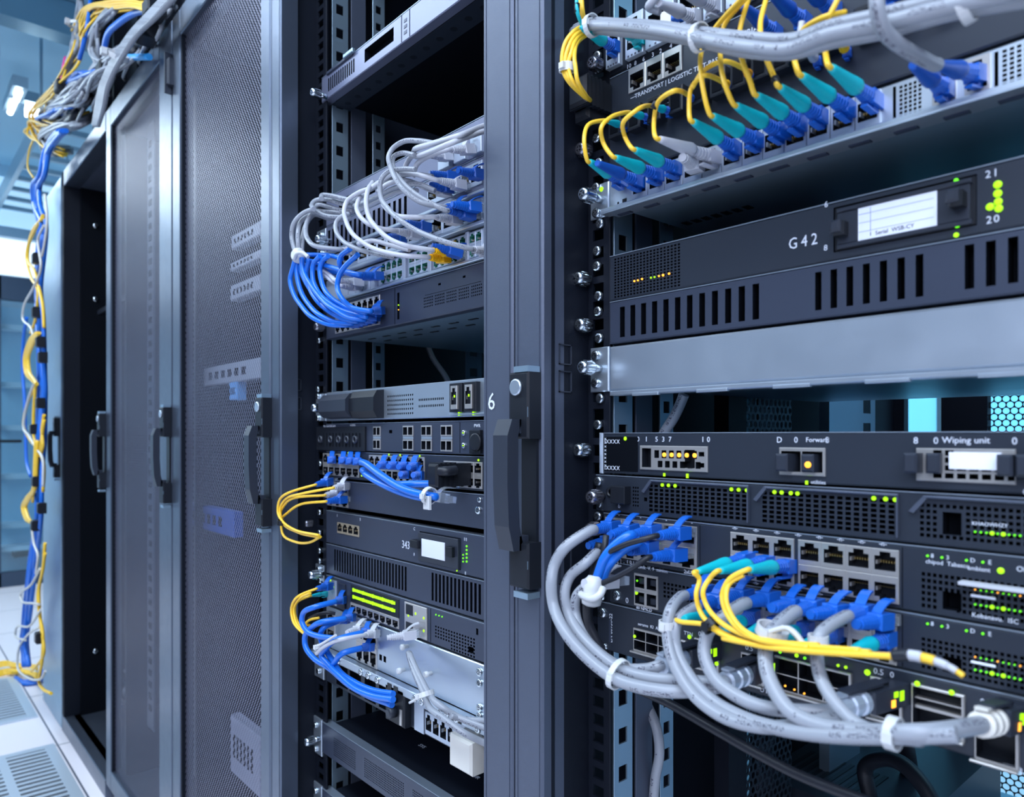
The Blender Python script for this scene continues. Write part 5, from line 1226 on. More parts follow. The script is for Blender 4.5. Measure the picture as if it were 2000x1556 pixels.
rjin('grey cable below the longest blue boot, leftmost of the hanging grey cables', GREYC, .0048, [(1316,1168,.50),(1310,1190,.49),(1304,1217,.485),(1307,1264,.48),(1324,1311,.475),(1356,1358,.47),(1406,1396,.465),(1465,1416,.46),(1520,1420,.46),(1580,1412,.47),(1635,1398,.485)], (1392,1150))
rjin('grey cable second from the left of the hanging grey cables', GREYC, .0048, [(1338,1194,.50),(1322,1215,.49),(1320,1264,.485),(1345,1317,.48),(1386,1362,.475),(1450,1400,.465),(1520,1422,.455),(1620,1436,.445),(1760,1438,.44),(1870,1434,.445)], (1425,1162))
cable('grey cable of the third hanging loop, ending in the translucent gland below the lit cage', GREYC, .0050, [(1433,1183,.50),(1402,1213,.49),(1381,1240,.485),(1376,1280,.48),(1397,1325,.475),(1445,1362,.47),(1490,1380,.47),(1560,1388,.48),(1625,1388,.49)], [('rj', BLUE, BLUE, (1522,1163), 0), ('gland', PALE, PALE, (1752,1350), -1)], GG, sides=14)
cable('grey cable with the loose white tie, running to the gland at the far right', GREYC, .0052, [(1522,1205,.49),(1503,1240,.48),(1495,1270,.475),(1501,1320,.465),(1540,1385,.455),(1600,1416,.45),(1680,1428,.445),(1800,1430,.44),(1868,1428,.45)], [('rj', BLUE, BLUE, (1604,1178), 0), ('gland', CREAM, PALE, (1975,1398), -1)], GG, sides=14)
rjin('grey cable rightmost of the hanging grey cables, white band under its boot', GREYC, .0044, [(1624,1212,.485),(1602,1239,.48),(1596,1274,.475),(1601,1316,.47),(1627,1367,.46),(1668,1410,.455),(1720,1432,.45),(1800,1444,.448)], (1698,1190))
tie('white band on the leftmost hanging grey cable', 1303, 1222, .485, .0058, (0.05,0,1), w=.004)
tie('white band under the boot of the rightmost hanging grey cable', 1598, 1254, .479, .0055, (0,0,1), w=.005)
tie('loose white cable tie with a curled tail on the middle hanging grey cable', 1508, 1232, .478, .0100, (.3,0,1), w=.0034, tail=[(1535,1226,.47),(1552,1236,.468),(1568,1256,.468)])
tie('white knotted tie at the underside of the lowest grey cables', 1745, 1432, .443, .0085, (1,0,0), w=.003)
for tip, tail, lab in (((1570,1176),(1490,1190),'blue plug without a cable between the third and fourth hanging cables'), ((1660,1190),(1560,1203),'blue plug without a cable between the fourth and fifth hanging cables'), ((1742,1208),(1652,1222),'blue plug without a cable, rightmost of the upper row'),
                       ((1470,1158),(1392,1176),'blue plug without a cable behind the upright yellow fibres')):
    plug_only(lab, BLUE, BLUE, tip, tail, 'rj', None, YF-.06)
low = [((1410,1186),(1340,1207)), ((1475,1200),(1415,1230)), ((1520,1214),(1462,1236)), ((1580,1224),(1518,1246)), ((1636,1236),(1572,1258)), ((1738,1244),(1662,1272))]
for i, (tip, tail) in enumerate(low):
    plug_only('teal-booted plug in the lowest row, %s from the left' % ('first','second','third','fourth','fifth','sixth and last')[i], AQUA, BLUE, tip, tail, 'lc', None, YF-.07)
FB = 'yellow fibres bundled under the blue plugs'
yl_ = [
 ([(1378,1112,.50),(1366,1130,.49),(1360,1160,.485),(1366,1190,.485),(1384,1216,.48),(1430,1244,.475),(1500,1260,.47),(1600,1266,.465),(1700,1274,.46)], (1466,1088), 'yellow fibre from the left of the three teal plugs under the socket block'),
 ([(1414,1113,.495),(1386,1130,.485),(1373,1155,.48),(1380,1182,.48),(1404,1212,.475),(1450,1238,.47),(1520,1254,.465),(1600,1260,.465)], (1504,1096), 'yellow fibre from the middle of the three teal plugs under the socket block'),
 ([(1464,1112,.49),(1426,1130,.48),(1411,1160,.478),(1417,1192,.475),(1440,1225,.47),(1480,1248,.465),(1560,1260,.462),(1680,1270,.46)], (1545,1104), 'yellow fibre from the right of the three teal plugs, white print on its bend'),
]
for P, tip, lab in yl_: cable(lab, YEL, .0020, P, [('lc', AQUA, BLUE, tip, 0)], FB, 'fibre_cable', n=9)
for P, lab in (([(1452,1122,.485),(1424,1140,.48),(1418,1170,.475),(1428,1200,.473),(1452,1230,.468),(1500,1254,.465),(1580,1264,.46)], 'yellow fibre twinned inside the right-hand yellow bend'),
               ([(1342,1207,.495),(1320,1209,.49),(1330,1214,.485),(1378,1220,.48),(1410,1238,.475),(1470,1258,.468),(1560,1270,.46),(1680,1278,.455),(1745,1281,.455)], 'yellow fibre doubling back at the first low teal boot'),
               ([(1412,1246,.475),(1440,1252,.47),(1510,1264,.465),(1600,1272,.46),(1720,1280,.456),(1744,1282,.455)], 'lowest yellow fibre in the bundle under the blue plugs')):
    cable(lab, YEL, .0020, P, (), FB, 'fibre_cable', n=9)
r = thing('fibre_cable', 'white-and-yellow banded fibre end tapering off to the right of the yellow bundle', 'cable', at(1745,1281,.455), None)
segs = [(1745,1281),(1775,1279),(1800,1283),(1825,1290),(1850,1300),(1868,1310),(1882,1320)]
sp_ = catmull([at(a, b, .456) for a, b in segs], 6)
for i in range(6):
    tube('banded_jacket', sp_[i*6:i*6+7], (lambda i: (lambda t: .0036-.0004*i))(i), (BLKC, WHITE, YEL, WHITE, WHITE, YEL)[i], r, 10, raw=True)
tie('dark tie gathering the upright yellow fibres at their foot', 1388, 1220, .478, .0065, (1,0,-.8), m=BLKP, w=.003)
# leads inside the racks
cable('slack grey lead hanging inside the right rack above the amber-lit unit', GREYC, .0055, [(1336,770,.62),(1328,790,.62),(1316,815,.62),(1300,840,.62),(1288,862,.62)], (), None)
cable('slack grey lead hanging low inside the right rack beside the slotted posts', GREYC, .0055, [(1225,1300,.66),(1256,1360,.65),(1282,1420,.64),(1288,1470,.64),(1280,1520,.64),(1274,1600,.64)], (), None)
cable('thick black lead arching over the ventilated box', BLKC, .010, [(1700,1560,1.0),(1690,1500,1.0),(1720,1482,.99),(1760,1490,.98),(1800,1530,.97),(1840,1600,.96)], (), None)
cable('grey-brown power lead hanging behind the lowest switch toward the rear window', BLKC, .012, [(1750,1380,1.1),(1762,1430,1.1),(1775,1500,1.12),(1780,1600,1.12)], (), None)

# ---------------------------------------------------------------- cables in the middle rack
WG = 'white patch cables looping in the opened rack'
WB_ = .0031
ww = [
 ('white cable rising to the right past the post, upper of the two', [(975,236,.548),(943,246,.535),(893,266,.48),(838,282,.485),(812,290,.49),(808,296,.50)], None),
 ('white cable rising to the right past the post, lower of the two', [(975,247,.546),(943,257,.530),(882,279,.475),(833,299,.485),(812,306,.50)], None),
 ('white cable making the tallest round loop, running down to a blue boot', [(850,280,.49),(816,275,.49),(789,276,.485),(767,290,.48),(759,307,.475),(764,329,.475),(778,358,.475),(801,382,.48),(825,396,.49),(856,404,.505)], ('rj', BLUE, BLUE, (915,405))),
 ('white cable just inside the tallest round loop', [(810,303,.49),(785,299,.488),(769,306,.485),(767,322,.482),(780,348,.485),(805,374,.49),(840,396,.50),(868,410,.51)], ('rj', DBLUE, BLUE, (930,420))),
 ('white cable with the long sweep down to the rightmost white plug', [(812,331,.49),(787,330,.485),(757,336,.48),(744,352,.475),(744,385,.475),(760,409,.475),(778,427,.475),(806,446,.48),(838,461,.485),(882,476,.495),(915,485,.51)], ('rj', WHITE, WHITE, (965,494))),
 ('white cable ending in the lower yellow plug', [(740,356,.50),(725,366,.49),(699,377,.485),(678,393,.48),(672,413,.475),(676,432,.475),(686,453,.475),(704,470,.475),(725,483,.48),(760,494,.485),(800,500,.495),(824,501,.505)], ('rj', YELP, YELP, (880,506))),
 ('white cable ending in the upper yellow plug', [(728,356,.50),(718,373,.48),(715,396,.475),(720,422,.475),(735,444,.475),(760,466,.48),(795,480,.49),(832,487,.505)], ('rj', YELP, YELP, (892,494))),
 ('white cable of the small loop left of the black slots', [(682,418,.50),(668,422,.49),(657,434,.485),(657,453,.48),(669,470,.48),(689,482,.48),(714,491,.485),(745,498,.495),(770,503,.51)], None),
 ('white cable curving to the leftmost ribbed white plug of the middle row', [(716,378,.50),(704,384,.49),(697,401,.485),(699,415,.48),(709,429,.48),(725,440,.485),(748,447,.50),(766,449,.51)], ('rj', WHITE, WHITE, (826,462))),
 ('white cable resting on the black slots, its ribbed white plug above the others', [(748,400,.50),(760,412,.49),(775,421,.49),(800,424,.495),(832,424,.51),(850,424,.515)], ('rj', WHITE, WHITE, (905,432))),
 ('white cable to the ribbed white plug under the deep blue boots, upper row', [(748,352,.50),(770,338,.49),(800,338,.495),(835,346,.505),(856,352,.515)], ('rj', WHITE, WHITE, (915,366))),
 ('white cable to the second ribbed white plug in the upper row', [(738,374,.50),(760,358,.495),(790,352,.50),(812,358,.51),(830,366,.515)], ('rj', WHITE, WHITE, (884,378))),
 ('white cable to the ribbed white plug nearest the top of the white bundle', [(790,330,.50),(795,318,.50),(806,305,.50),(830,302,.51)], ('rj', WHITE, WHITE, (885,306))),
 ('white cable to the white plug beside the post at the very top', [(806,345,.50),(815,320,.50),(850,300,.505),(872,292,.512)], ('rj', WHITE, WHITE, (930,292))),
 ('white cable lowest of the crossing cables, above the green sockets', [(700,476,.50),(730,470,.495),(760,478,.50),(800,488,.51)], None),
 ('white cable passing behind the loops toward the right', [(690,392,.51),(720,372,.505),(760,352,.50),(800,340,.50),(845,345,.51)], None),
 ('white cable passing behind the loops, just under the previous row', [(692,402,.51),(730,388,.505),(775,366,.50),(820,360,.505),(850,372,.515)], None),
 ('white cable short stub crossing above the black slots', [(700,410,.52),(740,392,.515),(780,374,.51),(815,372,.515)], None),
]
for lab, P, e_ in ww:
    cable(lab, GREYC if 'loop' in lab or 'sweep' in lab else WHITE, WB_, P, [e_+(-1,)] if e_ else (), WG, sides=10, n=8)
for i, (tip, tail, bm, lab) in enumerate((((905,350),(835,338),DBLUE,'long deep blue boot pointing right at the top of the white bundle'), ((950,345),(892,332),DBLUE,'deep blue boot nearest the post in the upper plug row'), ((886,372),(838,360),DBLUE,'deep blue boot under the long one in the upper plug row'),
        ((946,408),(880,398),BLUE,'bright blue plug beside the post in the middle plug row'), ((935,425),(870,408),DBLUE,'deep blue plug beside the post just below the bright blue one'), ((846,448),(790,434),DBLUE,'deep blue boot behind the sweeping white cable'), ((792,468),(752,460),DBLUE,'short deep blue plug left under the white plug'),
        ((912,500),(838,478),DBLUE,'blue boot lying on top of the two yellow plugs'))):
    plug_only(lab, bm, BLUE, tip, tail, 'rj', None, YF-.05)
# bundle turning left over the rail
LB = [[(700,395),(672,388),(645,382),(630,381),(628,388)], [(690,402),(664,397),(638,389),(616,392),(609,400),(613,408)], [(690,412),(664,410),(640,403),(622,400),(612,406)],
      [(682,424),(658,424),(632,420),(611,410),(590,418),(574,436),(570,460),(574,483),(580,496)], [(680,428),(650,428),(620,416),(603,420),(587,434),(582,458),(584,494)], [(676,430),(640,426),(612,420),(598,438),(592,460),(589,494)],
      [(668,416),(637,413),(613,414),(601,430),(597,450),(603,470),(618,481),(645,484)], [(682,418),(650,408),(618,398),(606,404)], [(688,398),(660,392),(636,386),(620,394),(610,402)]]
for i, P in enumerate(LB):
    W = [(a, b, .535-.008*min(k, 5)+.0035*(i % 3)) for k, (a, b) in enumerate(P)]
    cable(('white cable topmost where the bundle turns over the left rail', 'white cable second from top where the bundle turns over the left rail', 'white cable third from top where the bundle turns over the left rail', 'white cable of the outer left arch running down into the white knot', 'white cable of the middle left arch running down into the white knot', 'white cable of the inner left arch running down into the white knot', 'white cable curling round the chrome thumb screw beside the left rail', 'white cable tucked behind the turning bundle at the left rail', 'short white cable between the top two turning over the left rail')[i], GREYC, .0036, W, [('rj', WHITE, WHITE, (690,492), -1)] if i == 6 else (), WG, sides=10, n=8)
t = thing('cable_tie', 'white knotted tie joining the white arch and the blue fan at the left rail', 'cable tie', at(583,500,.50))
q = MB(); K = at(583, 499, .498); q.ring([(.006,.010),(.0105,.006),(.0125,0),(.0110,-.006),(.006,-.010)], 16, 0, Matrix.Translation(K)); q.build('tie_head', TIE, t)
tube('tie_band', [at(575,506,.49), at(580,495,.486), at(592,494,.486), at(602,502,.49)], .0030, TIE, t, 8)
BG = 'thick blue cables fanning down in the opened rack'
bb = [[(578,502),(573,521),(567,546),(573,572),(590,599),(612,621),(645,634),(668,636)], [(581,503),(580,535),(588,569),(606,598),(629,618),(655,629),(678,632)], [(585,503),(586,521),(597,550),(618,581),(641,606),(668,622),(690,628)],
      [(589,504),(592,528),(606,555),(630,586),(655,606),(680,620),(700,624)], [(625,500),(612,517),(611,544),(620,567),(641,590),(668,606),(706,618)], [(641,500),(629,511),(625,528),(630,556),(645,580),(672,598),(708,610)],
      [(699,497),(674,520),(662,540),(659,560),(668,583),(687,600),(712,608)], [(604,506),(598,535),(604,560),(622,590),(648,612),(676,626)], [(684,486),(666,500),(663,514),(672,530),(690,536)]]
bt_ = [(705,632),(714,629),(722,627),(730,624),(738,620),(742,612),(748,606),(710,626),(735,541)]
nm_ = ['outermost at the far left', 'second from the left', 'third from the left', 'fourth from the left', 'forming the left one of two inner arches', 'forming the right one of two inner arches', 'nearest the silver panel', 'running between the third and fourth from the left', 'of the small upper loop below the white cables']
for i, P in enumerate(bb):
    W = [(a, b, .495+.004*(i % 3)+(.012 if k > len(P)-3 else 0)) for k, (a, b) in enumerate(P)]
    cable('thick blue cable '+nm_[i], CBLUE, .0037, W, [('rj', BLUE, BLUE, bt_[i], -1)], BG, sides=12, n=8)
cable('blue cable running level from the white knot to the plug by the green sockets', CBLUE, .0036, [(590,505,.51),(629,516,.51),(676,530,.51),(702,536,.515)], [('rj', BLUE, BLUE, (752,540), -1)], BG)
cable('blue cable just under the level one', CBLUE, .0036, [(592,512,.515),(620,524,.518),(650,532,.52),(668,536,.525)], (), BG)
cable('blue cable rising behind the tie to the left of the pale switch', CBLUE, .0036, [(600,497,.515),(625,498,.515),(650,500,.515),(668,506,.52)], (), BG)
for i, P in enumerate(([(632,529),(645,538),(660,548)], [(634,536),(650,550),(664,558)])):
    cable('white cable half hidden behind the blue fan, '+('upper', 'lower')[i]+' of two', WHITE, .0034, [(a, b, .515) for a, b in P], [('rj', WHITE, WHITE, ((716,553),(706,561))[i], -1)], WG)
# pinpoint-light switch: thick blue cables with clear plugs
r = cable('thick blue cable slanting down to the clear plug with a white tie', CBLUE, .0048, [(706,902,.50),(716,906,.495),(745,928,.485),(775,948,.482),(809,962,.482),(845,969,.49)], [('rjc', BLUE, BLUE, (878,975,.52), -1)], None, sides=12)
cable('thick blue cable behind the slanting one, ending in the upper clear plug', CBLUE, .0046, [(708,918,.51),(722,928,.50),(745,940,.495),(772,946,.495),(809,945,.50),(864,946,.515)], [('rjc', BLUE, BLUE, (892,944), -1)], None, sides=12)
cable('thick blue cable lowest of the three slanting ones', CBLUE, .0044, [(712,925,.50),(740,942,.49),(775,958,.487),(815,970,.487),(840,972,.49)], (), None, sides=12)
tt_ = tie('white cable tie with a square tag on the slanting blue cables', 838, 968, .487, .0095, (1,.1,-.2), w=.003)
q = MB(); p = at(834, 985, .484); q.cbox(p.x-.006, p.x+.006, p.y-.002, p.y+.002, p.z-.006, p.z+.010, .001); q.build('tie_tag', TIE, tt_)
# yellow loops at left
YG = 'yellow fibres looped left of the opened rack'
for i, (P, e_) in enumerate((([(590,953),(564,962),(545,979),(543,1001),(552,1018),(577,1035),(623,1045)], ('rj', BLUE, BLUE, (650,938))), ([(628,956),(589,964),(556,976),(547,995),(552,1020),(584,1040),(625,1049)], ('rj', WHITE, WHITE, (680,948))),
        ([(614,970),(575,972),(556,985),(548,1003),(553,1022)], ('rj', WHITE, WHITE, (668,962))), ([(619,981),(589,984),(562,1001),(550,1015),(552,1042),(577,1058),(604,1059),(626,1048)], ('rj', BLUE, BLUE, (680,974))))):
    cable('yellow fibre '+('topmost, from a blue plug', 'second from the top, from a white plug', 'third from the top, from the lower white plug', 'lowest, its loop hanging farthest down')[i]+' at the left rail', YEL, .0020, [(a, b, .49+.003*i) for a, b in P], [e_+(0,)], YG, 'fibre_cable', n=9)
tie('black tie gathering the yellow loops left of the rail', 549, 1020, .49, .0050, (.2,0,1), m=BLKP, w=.004)
# lower left fan
for i, P in enumerate(([(600,1154),(580,1166),(569,1190),(573,1214),(590,1234),(600,1240)], [(606,1158),(586,1168),(574,1188),(578,1214),(594,1236)], [(592,1166),(580,1176),(576,1196),(584,1220),(600,1234),(612,1238)])):
    cable('yellow fibre '+('outermost', 'middle', 'innermost')[i]+' of the small arch beside the green-lit switch', YEL, .0020, [(a, b, .50+.003*i) for a, b in P], [(('rj', BLUE, BLUE, (650,1142)), None, ('lcs', AQUA, AQUA, (640,1158)))[i]+(0,)] if i != 1 else (), 'yellow fibres of the small arch', 'fibre_cable')
cable('yellow fibre curling under a black lead left of the silver unit', YEL, .0020, [(640,1214,.52),(612,1222,.515),(598,1218,.51),(606,1210,.51),(624,1206,.52)], (), None, 'fibre_cable')
B2 = 'blue cables beside the silver blank unit'
b2 = [([(634,1180),(612,1186),(592,1198),(590,1214),(600,1232),(622,1242),(650,1246)], ('rj', BLUE, BLUE, (672,1170)), 0, 'blue cable with a black band, dropping from beside the green lights'),
      ([(655,1212),(630,1214),(608,1226),(596,1242),(597,1262),(612,1284),(645,1306),(680,1336),(719,1358),(766,1376)], ('rj', BLUE, BLUE, (690,1204)), 0, 'blue cable lowest in the run to the black connector bay'),
      ([(644,1218),(632,1226),(626,1245),(636,1268),(650,1290),(664,1312),(694,1333),(729,1348),(768,1355)], ('rj', BLUE, BLUE, (680,1208)), 0, 'blue cable uppermost in the run to the black connector bay'),
      ([(688,1240),(660,1248),(640,1262),(628,1280),(640,1296),(662,1318),(690,1342),(725,1358),(768,1366)], ('rj', BLUE, BLUE, (722,1232)), 0, 'blue cable in the middle of the run to the black connector bay'),
      ([(684,1269),(668,1276),(656,1290),(648,1302)], ('rj', BLUE, BLUE, (728,1262)), 0, 'short blue cable from the lowest plug on the silver unit')]
for i, (P, e_, w_, lab) in enumerate(b2): cable(lab, CBLUE, .0042, [(a, b, .495+.004*(i % 3)) for a, b in P], [e_+(w_,)], B2, sides=12, n=8)
cable('white cable with a ribbed plug crossing the blue ones at the silver unit', WHITE, .0030, [(694,1243,.50),(668,1248,.49),(645,1256,.485),(628,1266,.482),(618,1276,.48)], [('rj', WHITE, WHITE, (738,1236), 0)], WG)
plug_only('white plug just left of the other one on the silver unit', WHITE, WHITE, (714,1226), (672,1236)); plug_only('white plug in the small module right of the green bars', WHITE, WHITE, (824,1236), (794,1240), 'rj', None, YF-.02)
tie('white cable tie with a rounded end gripping the crossing blue cables', 626, 1262, .485, .0080, (.5,0,-1), w=.003, tail=[(640,1250,.482),(656,1240,.482)])
cable('thin black lead with a grey plug behind the blue cables', BLKC, .0028, [(604,1208,.52),(620,1200,.52),(640,1196,.53),(655,1198,.54)], (), None)
# white pair on the silver unit
cable('left white cable of the tied pair crossing the silver blank unit', GREYC, .0040, [(798,1274,.545),(802,1290,.54),(812,1318,.53),(826,1350,.52),(838,1380,.515),(866,1402,.51),(905,1430,.52),(945,1450,.540),(975,1462,.548)], (), WG, sides=12)
cable('right white cable of the tied pair crossing the silver blank unit', GREYC, .0040, [(800,1276,.545),(808,1296,.538),(822,1325,.53),(840,1358,.52),(860,1378,.515),(895,1400,.53),(945,1420,.542),(975,1430,.548)], (), WG, sides=12)
cable('third white cable leaving right under the tied pair', GREYC, .0036, [(880,1398,.52),(905,1404,.535),(970,1408,.548)], (), WG, sides=12)
tie('large white cable tie on the white pair, tail pointing down left', 830, 1356, .517, .0110, (.5,0,-1), w=.003, tail=[(815,1364,.51),(800,1372,.51)])
cable('grey lead slanting in the gap behind the silver appliance', GREYC, .0050, [(832,668,.80),(846,700,.80),(870,735,.80),(886,770,.80)], (), None)
t = thing('rear_equipment', 'blurred teal-lit equipment deep in the gap above the silver appliance', 'equipment', at(800, 750, .95))
a, b = at(722, 716, .92), at(842, 752, .92); q = MB(); q.plate(a.x, b.x, b.z, a.z, .92, .02, [(a.x+(b.x-a.x)*(.1+.1*i), a.x+(b.x-a.x)*(.16+.1*i), b.z+.004, b.z+.012) for i in range(8)], .002); q.build('front_plate', [STEELB, INNER], t)
# ---------------------------------------------------------------- cable heap over the far racks and bundle hanging at the end
def heap(n, lab, m, r, pts, jit, yr, group, name='patch_cable'):
    for i in range(n):
        P = []
        ph = random.uniform(0, 6.28)
        for k, (x, y, d) in enumerate(pts):
            s = math.sin(ph+k*1.3)
            P.append(at(x+random.uniform(-jit, jit), y+random.uniform(-jit, jit)*.8, d+random.uniform(-yr, yr)))
        root = thing(name, lab, 'cable', P[0], group)
        tube('jacket', P, r, m, root, 7, 5)
G1 = 'cables heaped over the far racks'
heap(26, 'grey cable in the heap draped over the far rack tops', GREYC, .0056, [(330,0,.56),(290,60,.54),(240,110,.50),(190,150,.48),(150,190,.48),(115,215,.50),(95,235,.55)], 17, .04, G1+' (grey)')
heap(15, 'grey cable falling slack across the middle of the heap', GREYC, .0060, [(300,95,.62),(240,105,.52),(190,140,.49),(150,175,.48),(105,205,.50),(92,228,.54),(130,250,.60)], 16, .03, G1+' (grey slack)')
heap(16, 'grey cable in the low part of the heap above the open black rack', GREYC, .0060, [(200,215,.60),(158,238,.52),(118,250,.50),(86,268,.50),(96,292,.53),(134,296,.60)], 11, .03, G1+' (grey low)')
heap(6, 'yellow cable winding through the heap over the far racks', YEL, .0036, [(285,12,.56),(215,20,.52),(160,50,.50),(150,110,.49),(110,165,.48),(60,235,.49),(90,262,.50),(150,235,.55)], 14, .03, G1+' (yellow)', 'fibre_cable')
heap(5, 'yellow cable in the lowest part of the heap above the open black rack', YEL, .0045, [(170,222,.55),(115,240,.50),(64,240,.48),(56,252,.48),(88,284,.50),(122,300,.55)], 10, .02, G1+' (yellow low)', 'fibre_cable')
heap(8, 'blue cable in the low part of the heap above the open black rack', CBLUE, .0060, [(190,165,.55),(150,195,.50),(110,222,.48),(88,232,.49),(110,246,.53)], 10, .02, G1+' (blue low)')
heap(3, 'teal connector lead in the middle of the heap', AQUA, .0075, [(180,158,.49),(160,163,.48),(140,172,.48)], 10, .02, G1+' (teal)')
heap(3, 'blue cable crossing the middle of the heap', CBLUE, .0058, [(215,130,.50),(185,140,.48),(150,148,.48),(120,160,.50)], 9, .02, G1+' (blue)')
heap(9, 'grey cable looping steeply through the upper middle of the heap', GREYC, .0050, [(262,-12,.54),(215,20,.50),(190,55,.49),(182,95,.49),(196,128,.50)], 10, .02, G1+' (grey upper loops)')
heap(6, 'grey cable bunched at the upper right of the heap beside the tall mesh door', GREYC, .0048, [(345,-12,.56),(325,22,.53),(300,50,.51),(282,80,.52),(270,100,.56)], 8, .02, G1+' (grey upper right)')
G0 = 'grey cables of the upright bundle at the top'
heap(8, 'grey cable of the upright tied bundle at the upper left end of the heap', GREYC, .0062, [(158,-10,.52),(155,25,.51),(150,50,.50),(146,85,.50),(135,120,.50),(120,160,.50)], 7, .02, G0)
cable('vivid blue cable slanting down left of the upright grey bundle', CBLUE, .0065, [(178,-10,.50),(174,30,.49),(166,75,.48),(155,115,.48)], (), None)
cable('blue cable arching over the heap from the upper right', CBLUE, .0080, [(300,20,.50),(265,25,.49),(232,45,.48),(210,68,.48),(203,100,.49)], (), None, sides=10)
cable('light blue cable lying level across the right of the heap', mat('sky_jacket', (.03,.30,.70), .4), .0075, [(205,108,.49),(240,112,.48),(292,111,.48)], (), None)
cable('bright magenta lead at the left edge of the heap', PINK, .0050, [(128,112,.50),(124,130,.49),(121,150,.49),(119,162,.49)], (), None)
for i in range(5):
    cable(('first','second','third','fourth','fifth')[i]+' grey cable of the fat tied bundle slanting down over the rack top frames', GREYC, .0068, [(330+i*4,-12,.46),(290+i*4,30,.45),(255+i*3,68,.445),(230+i*3,105,.44),(210+i*3,140,.44),(198+i*3,170,.44),(190+i*3,210,.45),(184+i*2,244,.47)], (), 'fat grey bundle over the rack tops', sides=10, n=12)
tie('white tie round the fat bundle slanting over the rack top frames', 228, 108, .44, .030, (.8,0,1.1), w=.006, squash=.6)
tie('white tie round the upright bundle at the upper left', 151, 48, .50, .030, (0,0,1), w=.005, squash=.7)
for i in range(4):
    cable('yellow cable arching along the top edge of the heap, '+('first','second','third','fourth')[i]+' from the front', YEL, .0036, [(140+i*6,60+i*12,.50),(160+i*3,20+i*3,.49),(205+i*8,4+i*4,.48),(262+i*6,2+i*6,.48),(300,14+i*6,.50)], (), 'yellow cables arching over the heap', 'fibre_cable')
cable('thin pale yellow lead hanging free at the left edge of the heap', YEL, .0035, [(120,145,.49),(102,170,.48),(90,205,.48),(86,235,.49)], (), None, 'fibre_cable')
cable('thin yellow lead hanging free below the heap, far left', YEL, .0035, [(70,265,.49),(58,290,.48),(54,325,.48),(66,348,.49)], (), None, 'fibre_cable')
for i in range(4):
    p = at((120,205,285,300)[i], (172,140,68,20)[i], .47); q = MB(); q.cbox(p.x-.02, p.x+.03, p.y-.02, p.y+.02, p.z-.018, p.z+.018, .004)
    tag(q.build('cable_clamp', BLKP, None, loc=p), 'black clamp gripping the heap, %s from the left' % ('first','second','third','fourth')[i], 'clamp')
for i in range(7):
    x = 300-i*28; y = 60+i*30
    P = [at(x+18, y-26, .60), at(x+6, y-6, .52), at(x-12, y+14, .49), at(x-30, y+28, .50), at(x-40, y+40, .58)]
    root = thing('cable_sleeve', 'black corrugated sleeve under the cable heap, tight along the rack top', 'cable', P[0], 'black sleeves under the heap'); tube('jacket', P, .012, BLKC, root, 9, 5)
for i in range(6):
    x = 320-i*30; y = 40+i*30
    root = cable('grey cable end dropping from the heap onto the rack top frame', GREYC, .0045, [(x, y, .50), (x-8, y+22, .485), (x-18, y+44, .49), (x-16, y+56, .55)], (), 'grey ends on the rack top frame', sides=7, n=5)
# dark raceway behind the heap
q = MB(); xa, xb = -3.02, -1.0; q.box(xa, xb, .66, .69, 2.0, 2.86); q.box(xa, xa+.03, .60, .69, 2.0, 2.86); q.box(xa, xb, .60, .69, 2.0, 2.03)
for k in range(6): q.box(xa+.3*k+.2, xa+.3*k+.22, .62, .66, 2.0, 2.86)
tag(q.build('cable_raceway', BLACK, None, loc=(-2, .66, 2.0)), 'tall black raceway standing on the far racks behind the cable heap', 'raceway')
# hanging bundle: blue core, yellow and white leads
G2 = 'bundle hanging at the end of the rack row'
X0 = .44
core = [(122,255),(104,275),(90,300),(84,340),(70,365),(72,400),(84,440),(80,500),(76,560),(80,620),(80,700),(83,770),(80,850),(74,930),(76,1000),(66,1080),(60,1140),(52,1200),(48,1250),(52,1300)]
for i in range(6):
    P = [at(x+(-6+2.4*i)+random.uniform(-2.5, 2.5), y, X0+random.uniform(-.012, .012)) for x, y in core]
    root = thing('patch_cable', 'blue cable in the thick core of the hanging bundle at the left', 'cable', P[0], G2+' (blue core)'); tube('jacket', P, .0075, CBLUE, root, 8, 5)
P = [(52,620),(46,660),(44,720),(48,780),(50,850),(52,900),(60,930)]
cable('slack blue cable bulging left of the hanging core', CBLUE, .006, [(a, b, X0) for a, b in P], (), None)
for i in range(6):
    P = [(72+i,650),(58+i*2,665),(48+i*1.5,700),(50+i*1.5,725),(62+i,742),(72,750)]
    cable('yellow cable of the fat bulge halfway down the hanging bundle', YEL, .0060, [(a, b, X0-.02) for a, b in P], (), G2+' (yellow bulge)', 'fibre_cable')
for i in range(4):
    P = [(70+i,860),(68+i,910),(66+i,950),(52+i*2,972),(44+i*2,990),(50+i*2,1012),(66+i,1022)]
    cable('yellow cable of the lower bulge of the hanging bundle', YEL, .0060, [(a, b, X0-.02) for a, b in P], (), G2+' (yellow lower bulge)', 'fibre_cable')
yb_ = [[(84,420),(68,450),(56,480),(54,505),(68,530),(76,560),(84,600),(86,640)], [(84,425),(62,455),(52,500),(60,540),(74,570),(70,620),(60,650)], [(70,750),(66,800),(66,850),(74,880),(70,930),(64,980)], [(86,810),(82,840),(84,870),(78,890),(86,820)],
       [(70,750),(50,800),(46,830),(60,860),(76,880),(86,910),(84,960)], [(88,1080),(82,1120),(76,1150),(78,1200),(84,1240),(82,1290),(76,1330),(84,1345),(100,1354)], [(88,1060),(84,1110),(74,1160),(80,1220),(86,1270),(72,1300),(62,1310)]]
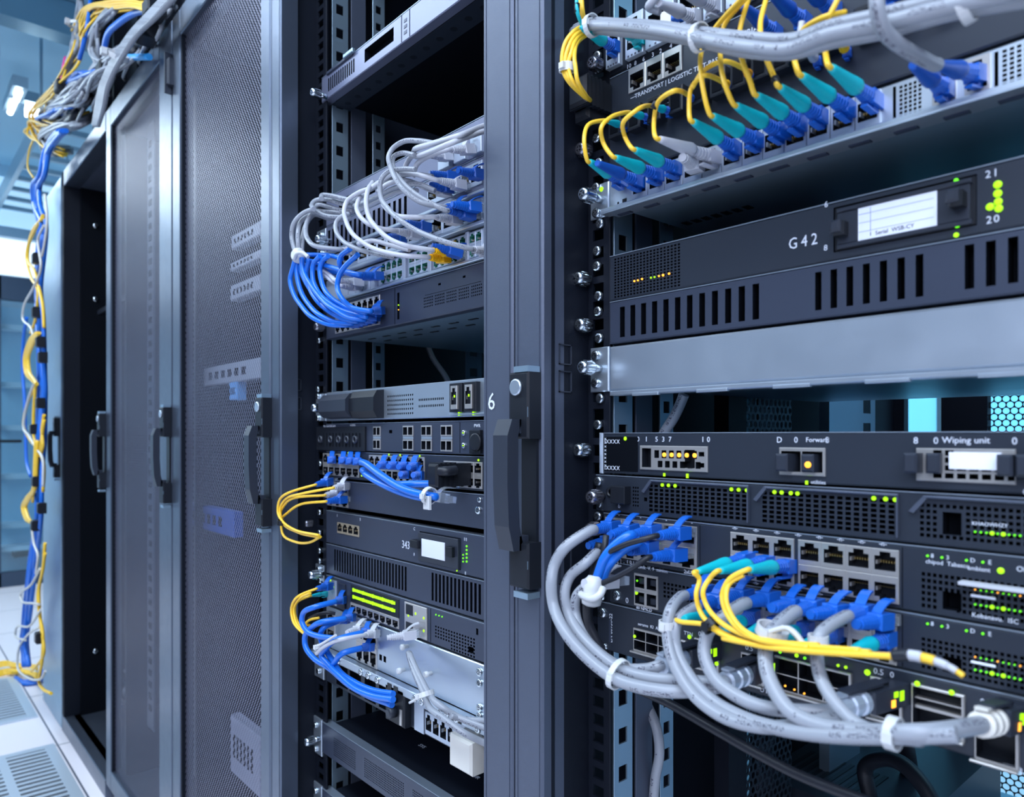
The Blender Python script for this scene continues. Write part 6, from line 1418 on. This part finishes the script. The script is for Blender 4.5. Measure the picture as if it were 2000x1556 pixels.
for i, P in enumerate(yb_):
    cable('yellow cable of the hanging bundle, '+('upper left wave','second wave from the top','run through the middle','short bulge at its right edge','thin run left of the middle','end reaching farthest along the floor','run beside the lowest clamps')[i], YEL, .0052, [(a, b, X0-.012) for a, b in P], (), None, 'fibre_cable')
wb_ = [[(86,440),(74,470),(80,520),(66,560),(46,600),(44,620),(60,640),(66,660)], [(70,742),(58,770),(48,810),(46,835),(56,850),(70,875),(84,900),(84,950)], [(62,1030),(66,1060),(74,1085),(70,1120)], [(78,1110),(62,1140),(40,1162),(42,1172),(64,1178),(76,1180)], [(80,1190),(58,1222),(32,1226),(30,1240),(50,1250)], [(76,1225),(54,1240),(36,1270),(34,1300),(48,1320),(80,1325),(88,1310)], [(88,380),(92,430),(88,470),(82,500)]]
for i, P in enumerate(wb_):
    cable('cream lead of the hanging bundle, '+('small wave near the top','long thin run in the middle','short run below the lower bulge','pointed loop above the floor','small curl left of the lowest part','wide loop lying by the floor','straight run next to the grey cabinet')[i], CREAM, .0042, [(a, b, X0-.018) for a, b in P], (), None)
for i, (x, y) in enumerate(((70,610),(78,668),(82,698),(78,787),(66,838),(70,940),(80,992),(68,1026),(76,1245),(70,505))):
    p = at(x, y, X0-.02); q = MB(); q.cbox(p.x-.018, p.x+.018, p.y-.012, p.y+.014, p.z-.018, p.z+.018, .004)
    tag(q.build('cable_clamp', BLKP, None, loc=p), 'black clamp on the hanging bundle, %s counted down' % ('second','third','fourth','fifth','sixth','seventh','eighth','ninth','tenth','first')[i], 'clamp')
# yellow cables lying on the floor
for i in range(7):
    P = [onfloor(-20, 1296+i*5, .01), onfloor(10, 1292+i*4, .012), onfloor(28+i, 1296+i*3, .02+.006*(i % 3)), onfloor(52+i, 1298+i*3, .03), onfloor(72, 1300+i*4, .05)]
    root = thing('fibre_cable', 'yellow cable trailing left across the floor tiles from the hanging bundle', 'cable', P[0], G2+' (on the floor)'); tube('jacket', P, .0060, (YEL, YEL, YEL, CREAM)[i % 4], root, 8, 6)
for i in range(3):
    P = [onfloor(30+i*6, 1322+i*4, .008), onfloor(50, 1330+i*3, .008), onfloor(75, 1322+i*5, .01), onfloor(88, 1305, .03)]
    root = thing('patch_cable', 'blue cable end lying on the floor below the hanging bundle', 'cable', P[0], G2+' (blue on the floor)'); tube('jacket', P, .007, CBLUE, root, 8, 6)
